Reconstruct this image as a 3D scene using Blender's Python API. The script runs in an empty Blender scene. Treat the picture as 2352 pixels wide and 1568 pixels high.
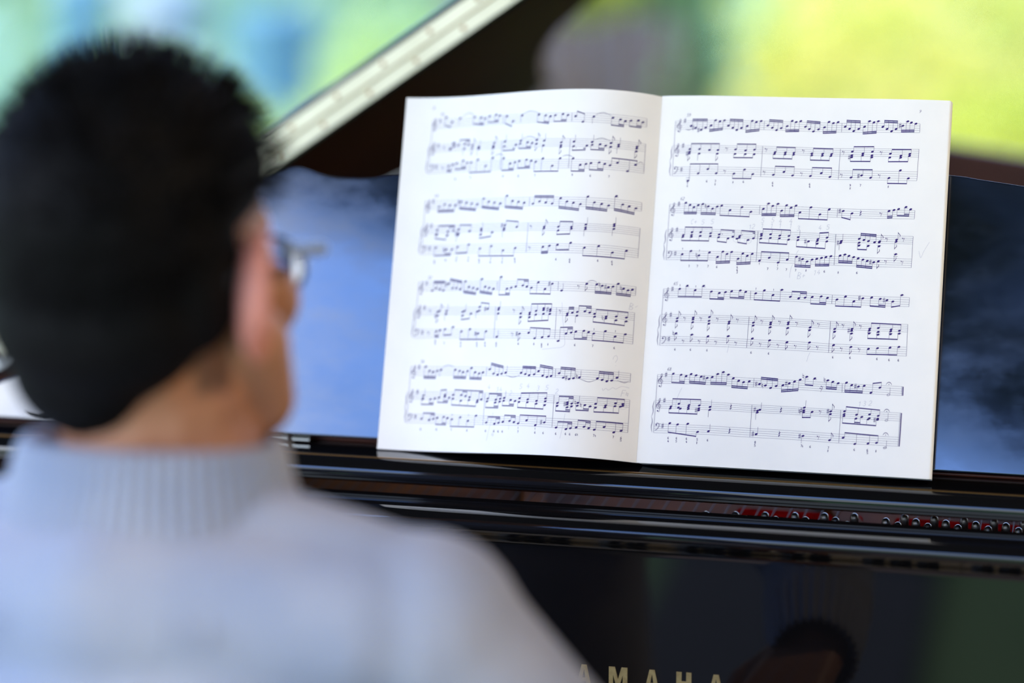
import bpy, bmesh, math, random
from mathutils import Vector, Matrix, Euler, noise
random.seed(7)
S = bpy.context.scene
COL = S.collection
R = math.radians

# ------------------------------------------------------------------ camera
cam_d = bpy.data.cameras.new('camera'); cam = bpy.data.objects.new('camera', cam_d); COL.objects.link(cam)
cam.location = (0.36147, -1.90739, 1.52026)
cam.rotation_euler = (R(90 - 11.0417), 0, R(13.7586))
cam_d.sensor_width = 36.0; cam_d.lens = 36.0 * 5553.0 / 2352.0
cam_d.clip_start = 0.05; cam_d.clip_end = 200
cam_d.dof.use_dof = True
cam_d.dof.focus_distance = 1.970
cam_d.dof.aperture_fstop = 1.4
cam_d.dof.aperture_blades = 0
S.camera = cam

# ------------------------------------------------------------------ sky
w = bpy.data.worlds.new('sky'); S.world = w; w.use_nodes = True
nt = w.node_tree; nt.nodes.clear()
def N(tree, typ, **kw):
    n = tree.nodes.new(typ)
    for k, v in kw.items(): setattr(n, k, v)
    return n
tc = N(nt, 'ShaderNodeTexCoord'); sep = N(nt, 'ShaderNodeSeparateXYZ')
nt.links.new(tc.outputs['Generated'], sep.inputs[0])
ramp = N(nt, 'ShaderNodeValToRGB'); nt.links.new(sep.outputs['Z'], ramp.inputs[0])
cr = ramp.color_ramp
cr.elements[0].position = 0.0; cr.elements[0].color = (0.30, 0.34, 0.36, 1)
cr.elements[1].position = 1.0; cr.elements[1].color = (0.10, 0.19, 0.42, 1)
for p, c in ((0.27, (0.30, 0.36, 0.44, 1)), (0.37, (0.20, 0.38, 0.90, 1)), (0.45, (0.20, 0.40, 1.0, 1)), (0.53, (0.44, 0.62, 1.15, 1)), (0.66, (0.24, 0.34, 0.62, 1))):
    e = cr.elements.new(p); e.color = c
# a broad bright bank of thin cloud towards the left and behind the player
dot = N(nt, 'ShaderNodeVectorMath', operation='DOT_PRODUCT')
gd = Vector((-0.66, -0.68, 0.30)).normalized(); dot.inputs[1].default_value = gd
nt.links.new(tc.outputs['Generated'], dot.inputs[0])
mr = N(nt, 'ShaderNodeMapRange', interpolation_type='SMOOTHSTEP')
mr.inputs['From Min'].default_value = 0.91; mr.inputs['From Max'].default_value = 0.965
nt.links.new(dot.outputs['Value'], mr.inputs['Value'])
mixc = N(nt, 'ShaderNodeMix', data_type='RGBA'); mixc.inputs['B'].default_value = (1.15, 1.22, 1.35, 1)
nz = N(nt, 'ShaderNodeTexNoise'); nz.inputs['Scale'].default_value = 3.0; nz.inputs['Detail'].default_value = 4.0
nt.links.new(tc.outputs['Generated'], nz.inputs['Vector'])
mu = N(nt, 'ShaderNodeMath', operation='MULTIPLY'); mr2 = N(nt, 'ShaderNodeMapRange')
mr2.inputs['From Min'].default_value = 0.3; mr2.inputs['From Max'].default_value = 0.7; mr2.inputs['To Min'].default_value = 0.75; mr2.inputs['To Max'].default_value = 1.1
nt.links.new(nz.outputs['Fac'], mr2.inputs['Value'])
nt.links.new(mr.outputs[0], mu.inputs[0]); nt.links.new(mr2.outputs[0], mu.inputs[1])
nt.links.new(mu.outputs[0], mixc.inputs['Factor']); nt.links.new(ramp.outputs['Color'], mixc.inputs['A'])
bg = N(nt, 'ShaderNodeBackground'); bg.inputs['Strength'].default_value = 7.0
nt.links.new(mixc.outputs['Result'], bg.inputs['Color'])
wo = N(nt, 'ShaderNodeOutputWorld'); nt.links.new(bg.outputs[0], wo.inputs['Surface'])

# ------------------------------------------------------------------ sun on the garden
sd = bpy.data.lights.new('sun', 'SUN'); sun = bpy.data.objects.new('sun', sd); COL.objects.link(sun)
sd.energy = 3.2; sd.angle = R(2.0); sd.color = (1.0, 0.95, 0.80)
sun.rotation_euler = Vector((0.45, 0.50, -0.95)).to_track_quat('-Z', 'Y').to_euler()
# unseen warm lamps added as fill, chiefly for the player's right edge
def add_fill_light(loc, power, size, color):
    d = bpy.data.lights.new('fill_light', 'AREA'); o = bpy.data.objects.new('fill_light', d); COL.objects.link(o)
    d.energy = power; d.size = size; d.shape = 'DISK'; d.color = color; o.location = loc
    return o
add_fill_light((1.7, -1.1, 2.86), 48, 0.20, (1.0, 0.76, 0.50))
add_fill_light((0.9, 1.6, 2.86), 10, 0.20, (1.0, 0.62, 0.32))

S.view_settings.view_transform = 'Standard'; S.view_settings.look = 'None'
S.view_settings.exposure = 0.0; S.view_settings.gamma = 1.0; S.view_settings.use_curve_mapping = False
S.cycles.use_denoising = True
S.cycles.max_bounces = 8; S.cycles.caustics_reflective = False; S.cycles.caustics_refractive = False

# ------------------------------------------------------------------ materials
def lin(r, g, b):
    f = lambda c: (c / 255 / 12.92) if c <= 10.3 else ((c / 255 + 0.055) / 1.055) ** 2.4
    return (f(r), f(g), f(b), 1.0)
def mat(name, col, rough=0.5, metal=0.0, spec=0.5, ior=1.5, var=None, vscale=20.0, rvar=0.0, bump=0.0, bscale=40.0, transl=0.0, sheen=0.0, aniso=0.0, coat=0.0, stretch=None):
    m = bpy.data.materials.new(name); m.use_nodes = True
    t = m.node_tree; b = t.nodes['Principled BSDF']
    b.inputs['Base Color'].default_value = col; b.inputs['Roughness'].default_value = rough
    b.inputs['Metallic'].default_value = metal; b.inputs['Specular IOR Level'].default_value = spec
    b.inputs['IOR'].default_value = ior
    if sheen: b.inputs['Sheen Weight'].default_value = sheen
    if coat: b.inputs['Coat Weight'].default_value = coat; b.inputs['Coat Roughness'].default_value = 0.03
    if aniso: b.inputs['Anisotropic'].default_value = aniso
    co = N(t, 'ShaderNodeTexCoord'); vec = co.outputs['Object']
    if stretch:
        mp = N(t, 'ShaderNodeMapping'); mp.inputs['Scale'].default_value = stretch
        t.links.new(vec, mp.inputs['Vector']); vec = mp.outputs[0]
    if var is not None:
        n = N(t, 'ShaderNodeTexNoise'); n.inputs['Scale'].default_value = vscale; n.inputs['Detail'].default_value = 5
        t.links.new(vec, n.inputs['Vector'])
        r = N(t, 'ShaderNodeValToRGB'); r.color_ramp.elements[0].position = 0.35; r.color_ramp.elements[1].position = 0.65
        r.color_ramp.elements[0].color = col; r.color_ramp.elements[1].color = var
        t.links.new(n.outputs['Fac'], r.inputs[0]); t.links.new(r.outputs['Color'], b.inputs['Base Color'])
    if rvar:
        n = N(t, 'ShaderNodeTexNoise'); n.inputs['Scale'].default_value = vscale * 1.3; n.inputs['Detail'].default_value = 8; n.inputs['Roughness'].default_value = 0.65
        t.links.new(vec, n.inputs['Vector'])
        q = N(t, 'ShaderNodeMapRange'); q.inputs['From Min'].default_value = 0.35; q.inputs['From Max'].default_value = 0.7
        q.inputs['To Min'].default_value = max(0.0, rough - rvar); q.inputs['To Max'].default_value = rough + rvar
        t.links.new(n.outputs['Fac'], q.inputs['Value']); t.links.new(q.outputs[0], b.inputs['Roughness'])
    if bump:
        n = N(t, 'ShaderNodeTexNoise'); n.inputs['Scale'].default_value = bscale; n.inputs['Detail'].default_value = 4
        t.links.new(vec, n.inputs['Vector'])
        bp = N(t, 'ShaderNodeBump'); bp.inputs['Strength'].default_value = bump; bp.inputs['Distance'].default_value = 0.002
        t.links.new(n.outputs['Fac'], bp.inputs['Height']); t.links.new(bp.outputs[0], b.inputs['Normal'])
    if transl:
        tr = N(t, 'ShaderNodeBsdfTranslucent'); ms = N(t, 'ShaderNodeMixShader'); ms.inputs[0].default_value = transl
        tr.inputs['Color'].default_value = col
        if var is not None: t.links.new(r.outputs['Color'], tr.inputs['Color'])
        out = t.nodes['Material Output']
        t.links.new(b.outputs[0], ms.inputs[1]); t.links.new(tr.outputs[0], ms.inputs[2]); t.links.new(ms.outputs[0], out.inputs['Surface'])
    return m
M = dict(
    lacquer=mat('black_lacquer', (0.004, 0.004, 0.005, 1), 0.06, ior=1.55, rvar=0.03, vscale=9),
    fall=mat('black_lacquer_fallboard', (0.004, 0.004, 0.005, 1), 0.035, ior=1.55),
    desk=mat('brushed_black_lacquer', (0.003, 0.005, 0.010, 1), 0.12, ior=2.0, rvar=0.06, var=(0.012, 0.022, 0.055, 1), vscale=11, stretch=(1.0, 1.0, 2.0)),
    lid=mat('lacquer_brown_reflection', lin(62, 36, 26), 0.7, ior=1.3, spec=0.04, var=lin(48, 27, 20), vscale=2),  # black lid underside; its brown reflection of the interior put into the colour
    gold=mat('bronze_paint', lin(118, 64, 18), 0.7, metal=0.0, spec=0.02, var=lin(52, 27, 12), vscale=7),
    brass=mat('polished_brass', lin(240, 236, 214), 0.42, metal=0.55, var=lin(228, 224, 200), vscale=14),
    brassd=mat('dull_brass', lin(150, 112, 62), 0.28, metal=0.9),
    inlay=mat('brass_inlay', lin(178, 162, 118), 0.42, metal=0.35, var=lin(160, 142, 100), vscale=200),
    steel=mat('blued_steel', lin(140, 136, 132), 0.34, metal=1.0),
    chrome=mat('chrome', lin(225, 225, 222), 0.12, metal=1.0),
    felt=mat('red_felt', lin(150, 14, 12), 0.95, spec=0.0, var=lin(105, 8, 10), vscale=90, bump=0.6, bscale=700),
    string=mat('string_steel', lin(60, 40, 26), 0.6, metal=0.0, spec=0.1),
    sound=mat('spruce_board', lin(178, 112, 52), 0.4, var=lin(150, 88, 40), vscale=8, stretch=(8, 1, 1)),
    innerrim=mat('mahogany', lin(92, 46, 30), 0.4, var=lin(70, 32, 22), vscale=10, stretch=(1, 1, 10)),
    ivory=mat('white_key_plastic', lin(238, 232, 214), 0.18),
    ebony=mat('black_key_plastic', lin(16, 16, 18), 0.3),
    paper=mat('cream_paper', lin(240, 241, 243), 0.85, spec=0.15, var=lin(236, 238, 241), vscale=30),
    edge=mat('page_edges', lin(242, 241, 238), 0.9, spec=0.1),
    cover=mat('book_cover', lin(120, 128, 150), 0.7),
    ink=mat('printing_ink', lin(62, 50, 118), 0.9, spec=0.0),  # black ink; lens haze and fringing put into the purple
    pencil=mat('pencil_graphite', lin(182, 184, 204), 0.7, spec=0.2),
    skin=mat('skin', lin(176, 126, 98), 0.5, var=lin(162, 112, 84), vscale=18, bump=0.1, bscale=200),
    ear=mat('ear_skin', lin(214, 140, 126), 0.5),
    lip=mat('lip_skin', lin(176, 100, 92), 0.45),
    eye=mat('eye_white', lin(235, 232, 228), 0.1), iris=mat('dark_iris', lin(40, 24, 16), 0.1),
    hair=mat('black_hair', lin(15, 14, 16), 0.65, spec=0.10, var=lin(9, 9, 11), vscale=60),
    sweater=mat('blue_grey_wool', lin(166, 170, 184), 0.95, spec=0.1, sheen=0.25, var=lin(140, 152, 178), vscale=7, bump=0.9, bscale=260),
    frame=mat('glasses_frame', lin(28, 24, 26), 0.3),
    cloth=mat('dark_trousers', lin(30, 32, 42), 0.9, bump=0.3, bscale=200),
    shoe=mat('shoe_leather', lin(24, 20, 18), 0.4),
    vinyl=mat('bench_vinyl', lin(16, 16, 18), 0.4, bump=0.2, bscale=150),
    deck=mat('deck_boards', lin(120, 92, 70), 0.6, var=lin(98, 74, 56), vscale=6, stretch=(1, 12, 1)),
    ceil=mat('dark_ceiling_boards', lin(40, 38, 40), 0.8, var=lin(30, 30, 34), vscale=3),
    plaster=mat('warm_plaster', lin(150, 124, 92), 0.9, var=lin(138, 112, 82), vscale=3),
    stone=mat('grey_stone', lin(100, 92, 96), 0.9, var=lin(88, 82, 86), vscale=5, bump=0.5),
    wood=mat('brown_chair_wood', lin(74, 40, 34), 0.45, var=lin(58, 30, 26), vscale=12, stretch=(1, 1, 8)),
    lawn=mat('lawn_grass', lin(112, 140, 84), 0.95, var=lin(98, 128, 76), vscale=2.5),
    bark=mat('bark', lin(92, 74, 58), 0.9, bump=0.8),
    glazeb=mat('blue_glaze', lin(86, 132, 150), 0.6, var=lin(98, 142, 158), vscale=6),
    lilac=mat('pale_lilac_glaze', lin(158, 170, 172), 0.6),
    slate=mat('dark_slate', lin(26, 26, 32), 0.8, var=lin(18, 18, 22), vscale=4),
    rubber=mat('black_rubber', lin(14, 14, 14), 0.8),
    lampw=None)
lm = bpy.data.materials.new('lit_diffuser'); lm.use_nodes = True
pb = lm.node_tree.nodes['Principled BSDF']; pb.inputs['Emission Color'].default_value = (1, 0.75, 0.45, 1); pb.inputs['Emission Strength'].default_value = 6
M['lampw'] = lm
def glass_mat():
    m = bpy.data.materials.new('spectacle_glass'); m.use_nodes = True
    b = m.node_tree.nodes['Principled BSDF']; b.inputs['Transmission Weight'].default_value = 1.0
    b.inputs['Roughness'].default_value = 0.0; b.inputs['IOR'].default_value = 1.6; b.inputs['Base Color'].default_value = (0.95, 0.97, 1, 1)
    return m
M['glass'] = glass_mat()

# ------------------------------------------------------------------ builders
def link(o, parent=None, pos=None):
    COL.objects.link(o)
    if parent: o.parent = parent
    return o
def tag(o, label=None, cat=None, group=None, kind=None):
    if label: o['label'] = label
    if cat: o['category'] = cat
    if group: o['group'] = group
    if kind: o['kind'] = kind
    return o
def empty(name, loc=(0, 0, 0), label=None, cat=None, group=None):
    o = bpy.data.objects.new(name, None); o.empty_display_size = 0.05; COL.objects.link(o); o.location = loc
    return tag(o, label, cat, group)
def mesh(name, verts, faces, m, parent=None, smooth=False, inv=None):
    me = bpy.data.meshes.new(name)
    if parent is not None:                       # vertices are given in world space
        off = parent_loc(parent); verts = [(v[0] - off.x, v[1] - off.y, v[2] - off.z) for v in verts]
    me.from_pydata([tuple(v) for v in verts], [], faces); me.update()
    if smooth:
        for p in me.polygons: p.use_smooth = True
    o = bpy.data.objects.new(name, me); link(o, parent)
    for mm in (m if isinstance(m, (list, tuple)) else [m]): me.materials.append(mm)
    return o
def parent_loc(p):
    v = Vector((0, 0, 0))
    while p is not None: v += Vector(p.location); p = p.parent
    return v
class MB:                                        # collects shapes into ONE mesh
    def __init__(s): s.v = []; s.f = []
    def add(s, v, f):
        k = len(s.v); s.v += [tuple(p) for p in v]; s.f += [tuple(i + k for i in q) for q in f]; return s
    def box(s, x0, x1, y0, y1, z0, z1, b=0.0, seg=2, mtx=None):
        bm = bmesh.new(); bmesh.ops.create_cube(bm, size=1)
        for q in bm.verts: q.co = Vector(((x0 + x1) / 2 + q.co.x * (x1 - x0), (y0 + y1) / 2 + q.co.y * (y1 - y0), (z0 + z1) / 2 + q.co.z * (z1 - z0)))
        if b: bmesh.ops.bevel(bm, geom=bm.edges[:], offset=b, segments=seg, affect='EDGES', profile=0.5)
        if mtx: bmesh.ops.transform(bm, matrix=mtx, verts=bm.verts[:])
        return s.bm(bm)
    def bm(s, bm):
        bm.verts.index_update(); v = [q.co.copy() for q in bm.verts]; f = [[q.index for q in p.verts] for p in bm.faces]; bm.free(); return s.add(v, f)
    def lathe(s, prof, c=(0, 0, 0), n=24, mtx=None):   # prof: (r, z)
        v = []; f = []
        for r, z in prof:
            for i in range(n):
                a = 2 * math.pi * i / n; p = Vector((r * math.cos(a), r * math.sin(a), z)); v.append((mtx @ p if mtx else p) + Vector(c))
        for j in range(len(prof) - 1):
            for i in range(n): f.append((j * n + i, j * n + (i + 1) % n, (j + 1) * n + (i + 1) % n, (j + 1) * n + i))
        f.append(tuple(range(n - 1, -1, -1))); f.append(tuple(range((len(prof) - 1) * n, len(prof) * n)))
        return s.add(v, f)
    def tube(s, pts, r, n=10, cap=True):
        pts = [Vector(p) for p in pts]; rr = r if isinstance(r, (list, tuple)) else [r] * len(pts)
        v = []; f = []; up = None
        for i, p in enumerate(pts):
            d = (pts[min(i + 1, len(pts) - 1)] - pts[max(i - 1, 0)]).normalized()
            if up is None: up = d.orthogonal().normalized()
            up = (up - d * up.dot(d)).normalized(); sd_ = d.cross(up)
            for k in range(n):
                a = 2 * math.pi * k / n; v.append(p + (up * math.cos(a) + sd_ * math.sin(a)) * rr[i])
        for j in range(len(pts) - 1):
            for k in range(n): f.append((j * n + k, j * n + (k + 1) % n, (j + 1) * n + (k + 1) % n, (j + 1) * n + k))
        if cap: f.append(tuple(range(n - 1, -1, -1))); f.append(tuple(range((len(pts) - 1) * n, len(pts) * n)))
        return s.add(v, f)
    def ball(s, c, r, u=16, w_=10, mtx=None):
        r = r if isinstance(r, (list, tuple)) else (r, r, r); v = []; f = []; c = Vector(c)
        for j in range(1, w_):
            t_ = math.pi * j / w_
            for i in range(u):
                a = 2 * math.pi * i / u; p = Vector((r[0] * math.sin(t_) * math.cos(a), r[1] * math.sin(t_) * math.sin(a), r[2] * math.cos(t_)))
                v.append((mtx @ p if mtx else p) + c)
        top = Vector((0, 0, r[2])); v.append((mtx @ top if mtx else top) + c); v.append((mtx @ -top if mtx else -top) + c); T = len(v) - 2
        for j in range(w_ - 2):
            for i in range(u): f.append((j * u + i, (j + 1) * u + i, (j + 1) * u + (i + 1) % u, j * u + (i + 1) % u))
        for i in range(u): f.append((T, i, (i + 1) % u)); f.append((T + 1, (w_ - 2) * u + (i + 1) % u, (w_ - 2) * u + i))
        return s.add(v, f)
    def capsule(s, pts, rad, step=0.35):          # overlapping balls along a path, later fused by a remesh
        for i in range(len(pts) - 1):
            a, b = Vector(pts[i]), Vector(pts[i + 1]); ra, rb = rad[i], rad[i + 1]
            n = max(1, int((b - a).length / (min(ra, rb) * step)))
            for k in range(n + 1): s.ball(a.lerp(b, k / n), ra + (rb - ra) * k / n, 14, 9)
        return s
    def prism_x(s, prof, x0, x1, nx=1):           # closed (y, z) profile swept along X
        n = len(prof); v = []; f = []
        for j in range(nx + 1):
            x = x0 + (x1 - x0) * j / nx
            v += [(x, y, z) for y, z in prof]
        for j in range(nx):
            for i in range(n): f.append((j * n + i, j * n + (i + 1) % n, (j + 1) * n + (i + 1) % n, (j + 1) * n + i))
        f.append(tuple(range(n))); f.append(tuple(range((nx + 1) * n - 1, nx * n - 1, -1)))
        return s.add(v, f)
    def slab(s, outline, fa, fb):                 # two copies of an outline joined by a wall
        n = len(outline); v = [fa(*p) for p in outline] + [fb(*p) for p in outline]
        f = [tuple(range(n - 1, -1, -1)), tuple(range(n, 2 * n))] + [(i, (i + 1) % n, n + (i + 1) % n, n + i) for i in range(n)]
        return s.add(v, f)
    def build(s, name, m, parent=None, smooth=False, bevel=0.0, seg=2):
        o = mesh(name, s.v, s.f, m, parent, smooth)
        if bevel:
            b = o.modifiers.new('b', 'BEVEL'); b.width = bevel; b.segments = seg; b.limit_method = 'ANGLE'; b.angle_limit = R(40)
        return o
def arc(cy, cz, r, a0, a1, n):
    return [(cy + r * math.cos(R(a0 + (a1 - a0) * i / n)), cz + r * math.sin(R(a0 + (a1 - a0) * i / n))) for i in range(n + 1)]
def smooth_by_angle(o, ang=35):
    for p in o.data.polygons: p.use_smooth = True
    o.data.set_sharp_from_angle(angle=R(ang))
def struct(o): o['kind'] = 'structure'; return o

# ------------------------------------------------------------------ the place
def planks(name, x0, x1, y0, y1, z0, z1, m, nx):
    b = MB(); wd = (x1 - x0) / nx
    for i in range(nx): b.box(x0 + i * wd + 0.003, x0 + (i + 1) * wd - 0.003, y0, y1, z0, z1, 0.004, 1)
    return b.build(name, m)
struct(planks('floor', -3.0, 3.6, -2.25, 3.0, -0.03, 0.0, M['deck'], 48))
tag(mesh('lawn', [(-40, -40, -0.08), (40, -40, -0.08), (40, 40, -0.08), (-40, 40, -0.08)], [(0, 1, 2, 3)], M['lawn']), kind='structure')
poly = [(3.6, 3.0), (-2.6, 3.0), (-2.6, -1.9), (-1.45, -2.85), (0.6, -4.45), (3.6, -5.2)]
c_ = MB(); c_.slab(poly, lambda x, y: (x, y, 2.9), lambda x, y: (x, y, 3.05)); struct(c_.build('ceiling', M['ceil']))
struct(MB().box(3.5, 3.65, -5.2, 3.0, -0.03, 2.9).build('wall_right', M['plaster']))
struct(MB().box(-0.52, 0.06, -9.0, -2.27, -0.079, -0.05, 0.005, 1).build('trim_6', M['slate']))  # unseen dark slate path, added to darken the fallboard's reflection
k = 1
for px, py in ((-2.5, 2.9), (-2.5, -1.8), (0.6, -4.3), (3.3, 2.9)):
    struct(MB().box(px - 0.06, px + 0.06, py - 0.06, py + 0.06, 0.0, 2.9, 0.005).build('trim_%d' % k, M['ceil'])); k += 1
for q, (dx, dy, lab) in enumerate(((1.7, -1.1, 'round warm downlight in the ceiling near the plaster wall, added out of view'), (0.9, 1.6, 'round warm downlight in the ceiling beyond the piano lid, added out of view'))):  # unseen fittings for the added fill lamps
    dl = empty('added_ceiling_lamp', (dx, dy, 2.9), lab, 'light', 'fill lights added in the ceiling')
    MB().lathe([(0.13, 2.9), (0.13, 2.885), (0.108, 2.885), (0.106, 2.9)], (dx, dy, 0)).build('rim', M['steel'], dl)
    MB().lathe([(0.104, 2.9), (0.104, 2.89)], (dx, dy, 0)).build('diffuser', M['lampw'], dl)

# ------------------------------------------------------------------ grand piano
P = empty('grand_piano', (0, 0.6, 0), 'black grand piano with raised lid and music desk holding the open score', 'piano')
HX = -0.75; RT = 1.03                                    # bass side and rim top
out = [(0.75, -0.07), (0.75, 0.36), (0.735, 0.45), (0.68, 0.54), (0.57, 0.61), (0.42, 0.66), (0.24, 0.71), (0.06, 0.77), (-0.10, 0.86), (-0.20, 0.99), (-0.27, 1.14), (-0.33, 1.32), (-0.38, 1.52), (-0.42, 1.72), (-0.47, 1.88), (-0.55, 1.97), (-0.65, 1.98), (-0.73, 1.92), (-0.75, 1.82), (-0.75, -0.07)]
def catmull(pts, n=5, closed=False):
    o = []; L = len(pts)
    for i in range(L - 1):
        p0, p1, p2, p3 = [Vector(pts[max(0, min(L - 1, j))]) for j in (i - 1, i, i + 1, i + 2)]
        for k in range(n):
            t = k / n; o.append(0.5 * ((2 * p1) + (-p0 + p2) * t + (2 * p0 - 5 * p1 + 4 * p2 - p3) * t * t + (-p0 + 3 * p1 - 3 * p2 + p3) * t ** 3))
    o.append(Vector(pts[-1])); return o
oc = [out[0]] + [tuple(v) for v in catmull(out[1:-1], 5)] + [out[-1]]
def inset(pts, d):
    r = []
    for i, p in enumerate(pts):
        a = Vector(pts[max(0, i - 1)]); b = Vector(pts[min(len(pts) - 1, i + 1)]); t = (b - a).normalized(); r.append((p[0] - t.y * d, p[1] + t.x * d))
    return r
ic = inset(oc, 0.045)
v = []; f = []; n = len(oc)
for z in (0.70, RT):
    v += [(x, y, z) for x, y in oc] + [(x, y, z) for x, y in ic]
for i in range(n - 1):
    f += [(i, i + 1, 2 * n + i + 1, 2 * n + i), (n + i + 1, n + i, 3 * n + i, 3 * n + i + 1), (2 * n + i, 2 * n + i + 1, 3 * n + i + 1, 3 * n + i), (i + 1, i, n + i, n + i + 1)]
f += [(0, 2 * n, 3 * n, n), (n - 1, 2 * n - 1, 4 * n - 1, 3 * n - 1)]
rim = mesh('rim', v, f, M['lacquer'], P); smooth_by_angle(rim)
ii = inset(oc, 0.0465)
vv = [(x, y, 0.86) for x, y in ii] + [(x, y, RT - 0.012) for x, y in ii]
il = mesh('inner_rim', vv, [(i + 1, i, n + i, n + i + 1) for i in range(n - 1)], M['innerrim'], P, True)
il.modifiers.new('s', 'SOLIDIFY').thickness = 0.0015
ibed = inset(oc, 0.05)
MB().slab(ibed, lambda x, y: (x, y, 0.885), lambda x, y: (x, y, 0.895)).build('soundboard', M['sound'], P)
# iron plate with struts over the soundboard
pl = MB(); pl.box(-0.695, 0.695, 0.005, 0.20, 0.955, 0.970, 0.003)
plate = pl.build('iron_plate', M['gold'], P)
for x0, x1, y1 in ((-0.66, -0.62, 1.45), (-0.41, -0.47, 1.35), (-0.09, -0.33, 1.05), (0.185, -0.02, 0.78), (0.46, 0.36, 0.62)):
    d = Vector((x1 - x0, y1 - 0.02)).normalized(); q = Vector((d.y, -d.x)) * 0.011
    MB().slab([(x0 + q.x, 0.012 + q.y), (x1 + q.x, y1 + q.y), (x1 - q.x, y1 - q.y), (x0 - q.x, 0.012 - q.y)], lambda x, y: (x, y, 0.9695), lambda x, y: (x, y, 0.984)).build('strut', M['gold'], plate, bevel=0.003)
# strips of felt under the strings
for x0, x1 in ((0.07, 0.178), (0.205, 0.455), (0.48, 0.66)):
    MB().box(x0, x1, 0.070, 0.100, 0.970, 0.981, 0.003).build('felt_strip', M['felt'], plate)
# tuning pins, in three gently bent rows
def row_y(x): return 0.0229 + (x - 0.089) * 0.19 - max(0.0, x - 0.22) * 0.13
pin_bm = MB(); pin_bm.lathe([(0.0030, 0.0), (0.0030, 0.014), (0.0036, 0.0142), (0.0036, 0.0255), (0.0029, 0.0285), (0.0012, 0.0298)], (0, 0, 0), 8)
pin0 = None
for grp, (xs, xe) in enumerate(((0.042, 0.172), (0.203, 0.440), (0.475, 0.640))):
    x = xs; k = 0
    while x < xe:
        for r_, (dx, dy) in enumerate(((0.0139, 0.0), (0.0, -0.0135), (0.0105, -0.0262))):
            X = x + dx
            if pin0 is None:
                o = pin_bm.build('tuning_pin', M['steel'], plate, True); pin0 = o; me = o.data
                for vert in me.vertices: vert.co += parent_loc(plate)
            else:
                o = pin0.copy(); COL.objects.link(o); o.parent = plate
            o.location = Vector((X, row_y(X) + dy, 0.9682)) - parent_loc(plate)
        x += 0.0241; k += 1
# strings
sb = MB()
for i in range(96):
    x = -0.64 + i * 0.0133
    if 0.178 < x < 0.2 or 0.45 < x < 0.475: continue
    y0 = row_y(x) + 0.002 if x > 0.03 else 0.05
    ye = min(1.42, 0.60 + max(0, (0.5 - x)) * 0.80)
    sb.tube([(x, y0, 0.984), (x, 0.13, 0.986), (x - (ye - 0.13) * 0.22 if x > -0.42 else x, min(ye, 1.4), 0.978)], 0.0006, 4)
tag(sb.build('string', M['string'], plate), kind='stuff')
# key bed, arms, legs
MB().box(-0.70, 0.70, -0.275, 0.05, 0.655, 0.705, 0.004).build('key_bed', M['lacquer'], P)
MB().box(-0.665, 0.665, -0.292, -0.268, 0.665, 0.727, 0.006).build('key_slip', M['lacquer'], P)
for s in (-1, 1):
    pr = [(-0.30, 0.66), (-0.30, 0.77), (-0.285, 0.80), (-0.24, 0.82), (-0.16, 0.83), (-0.11, 0.86), (-0.085, 0.93), (-0.07, 1.03), (-0.04, 1.03), (-0.04, 0.66)]
    a = MB(); a.prism_x(pr, 0.70 * s, 0.75 * s); a.build('arm', M['lacquer'], P, bevel=0.004)
    MB().box(min(0.622 * s, 0.698 * s), max(0.622 * s, 0.698 * s), -0.268, -0.09, 0.705, 0.775, 0.008).build('key_block', M['lacquer'], P)
    a = MB(); a.box(0.61 * s - 0.055, 0.61 * s + 0.055, -0.13, -0.02, 0.10, 0.655, 0.01); lg = a.build('leg', M['lacquer'], P)
    MB().lathe([(0.012, 0.075), (0.02, 0.08), (0.02, 0.101)], (0.61 * s, -0.075, 0)).lathe([(0.025, -0.012), (0.032, -0.008), (0.032, 0.008), (0.025, 0.012)], (0.61 * s, -0.075, 0.035), 24, Matrix.Rotation(R(90), 3, 'Y')).box(0.61 * s - 0.016, 0.61 * s + 0.016, -0.08, -0.07, 0.03, 0.08).build('caster', M['brassd'], lg)
lg = MB().box(-0.60, -0.49, 1.60, 1.71, 0.10, 0.70, 0.01).build('leg', M['lacquer'], P)
MB().lathe([(0.012, 0.075), (0.02, 0.08), (0.02, 0.101)], (-0.545, 1.655, 0)).lathe([(0.025, -0.012), (0.032, -0.008), (0.032, 0.008), (0.025, 0.012)], (-0.545, 1.655, 0.035), 24, Matrix.Rotation(R(90), 3, 'Y')).box(-0.561, -0.529, 1.65, 1.66, 0.03, 0.08).build('caster', M['brassd'], lg)
ly = MB(); ly.box(-0.13, -0.10, 0.02, 0.05, 0.12, 0.66, 0.003).box(0.10, 0.13, 0.02, 0.05, 0.12, 0.66, 0.003).box(-0.15, 0.15, -0.01, 0.08, 0.08, 0.14, 0.006)
lyre = ly.build('pedal_lyre', M['lacquer'], P)
for x in (-0.065, 0, 0.065):
    MB().prism_x([(-0.10, 0.055), (-0.10, 0.062), (0.0, 0.115), (0.0, 0.105)], x - 0.014, x + 0.014).build('pedal', M['brassd'], lyre, bevel=0.003)
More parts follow.
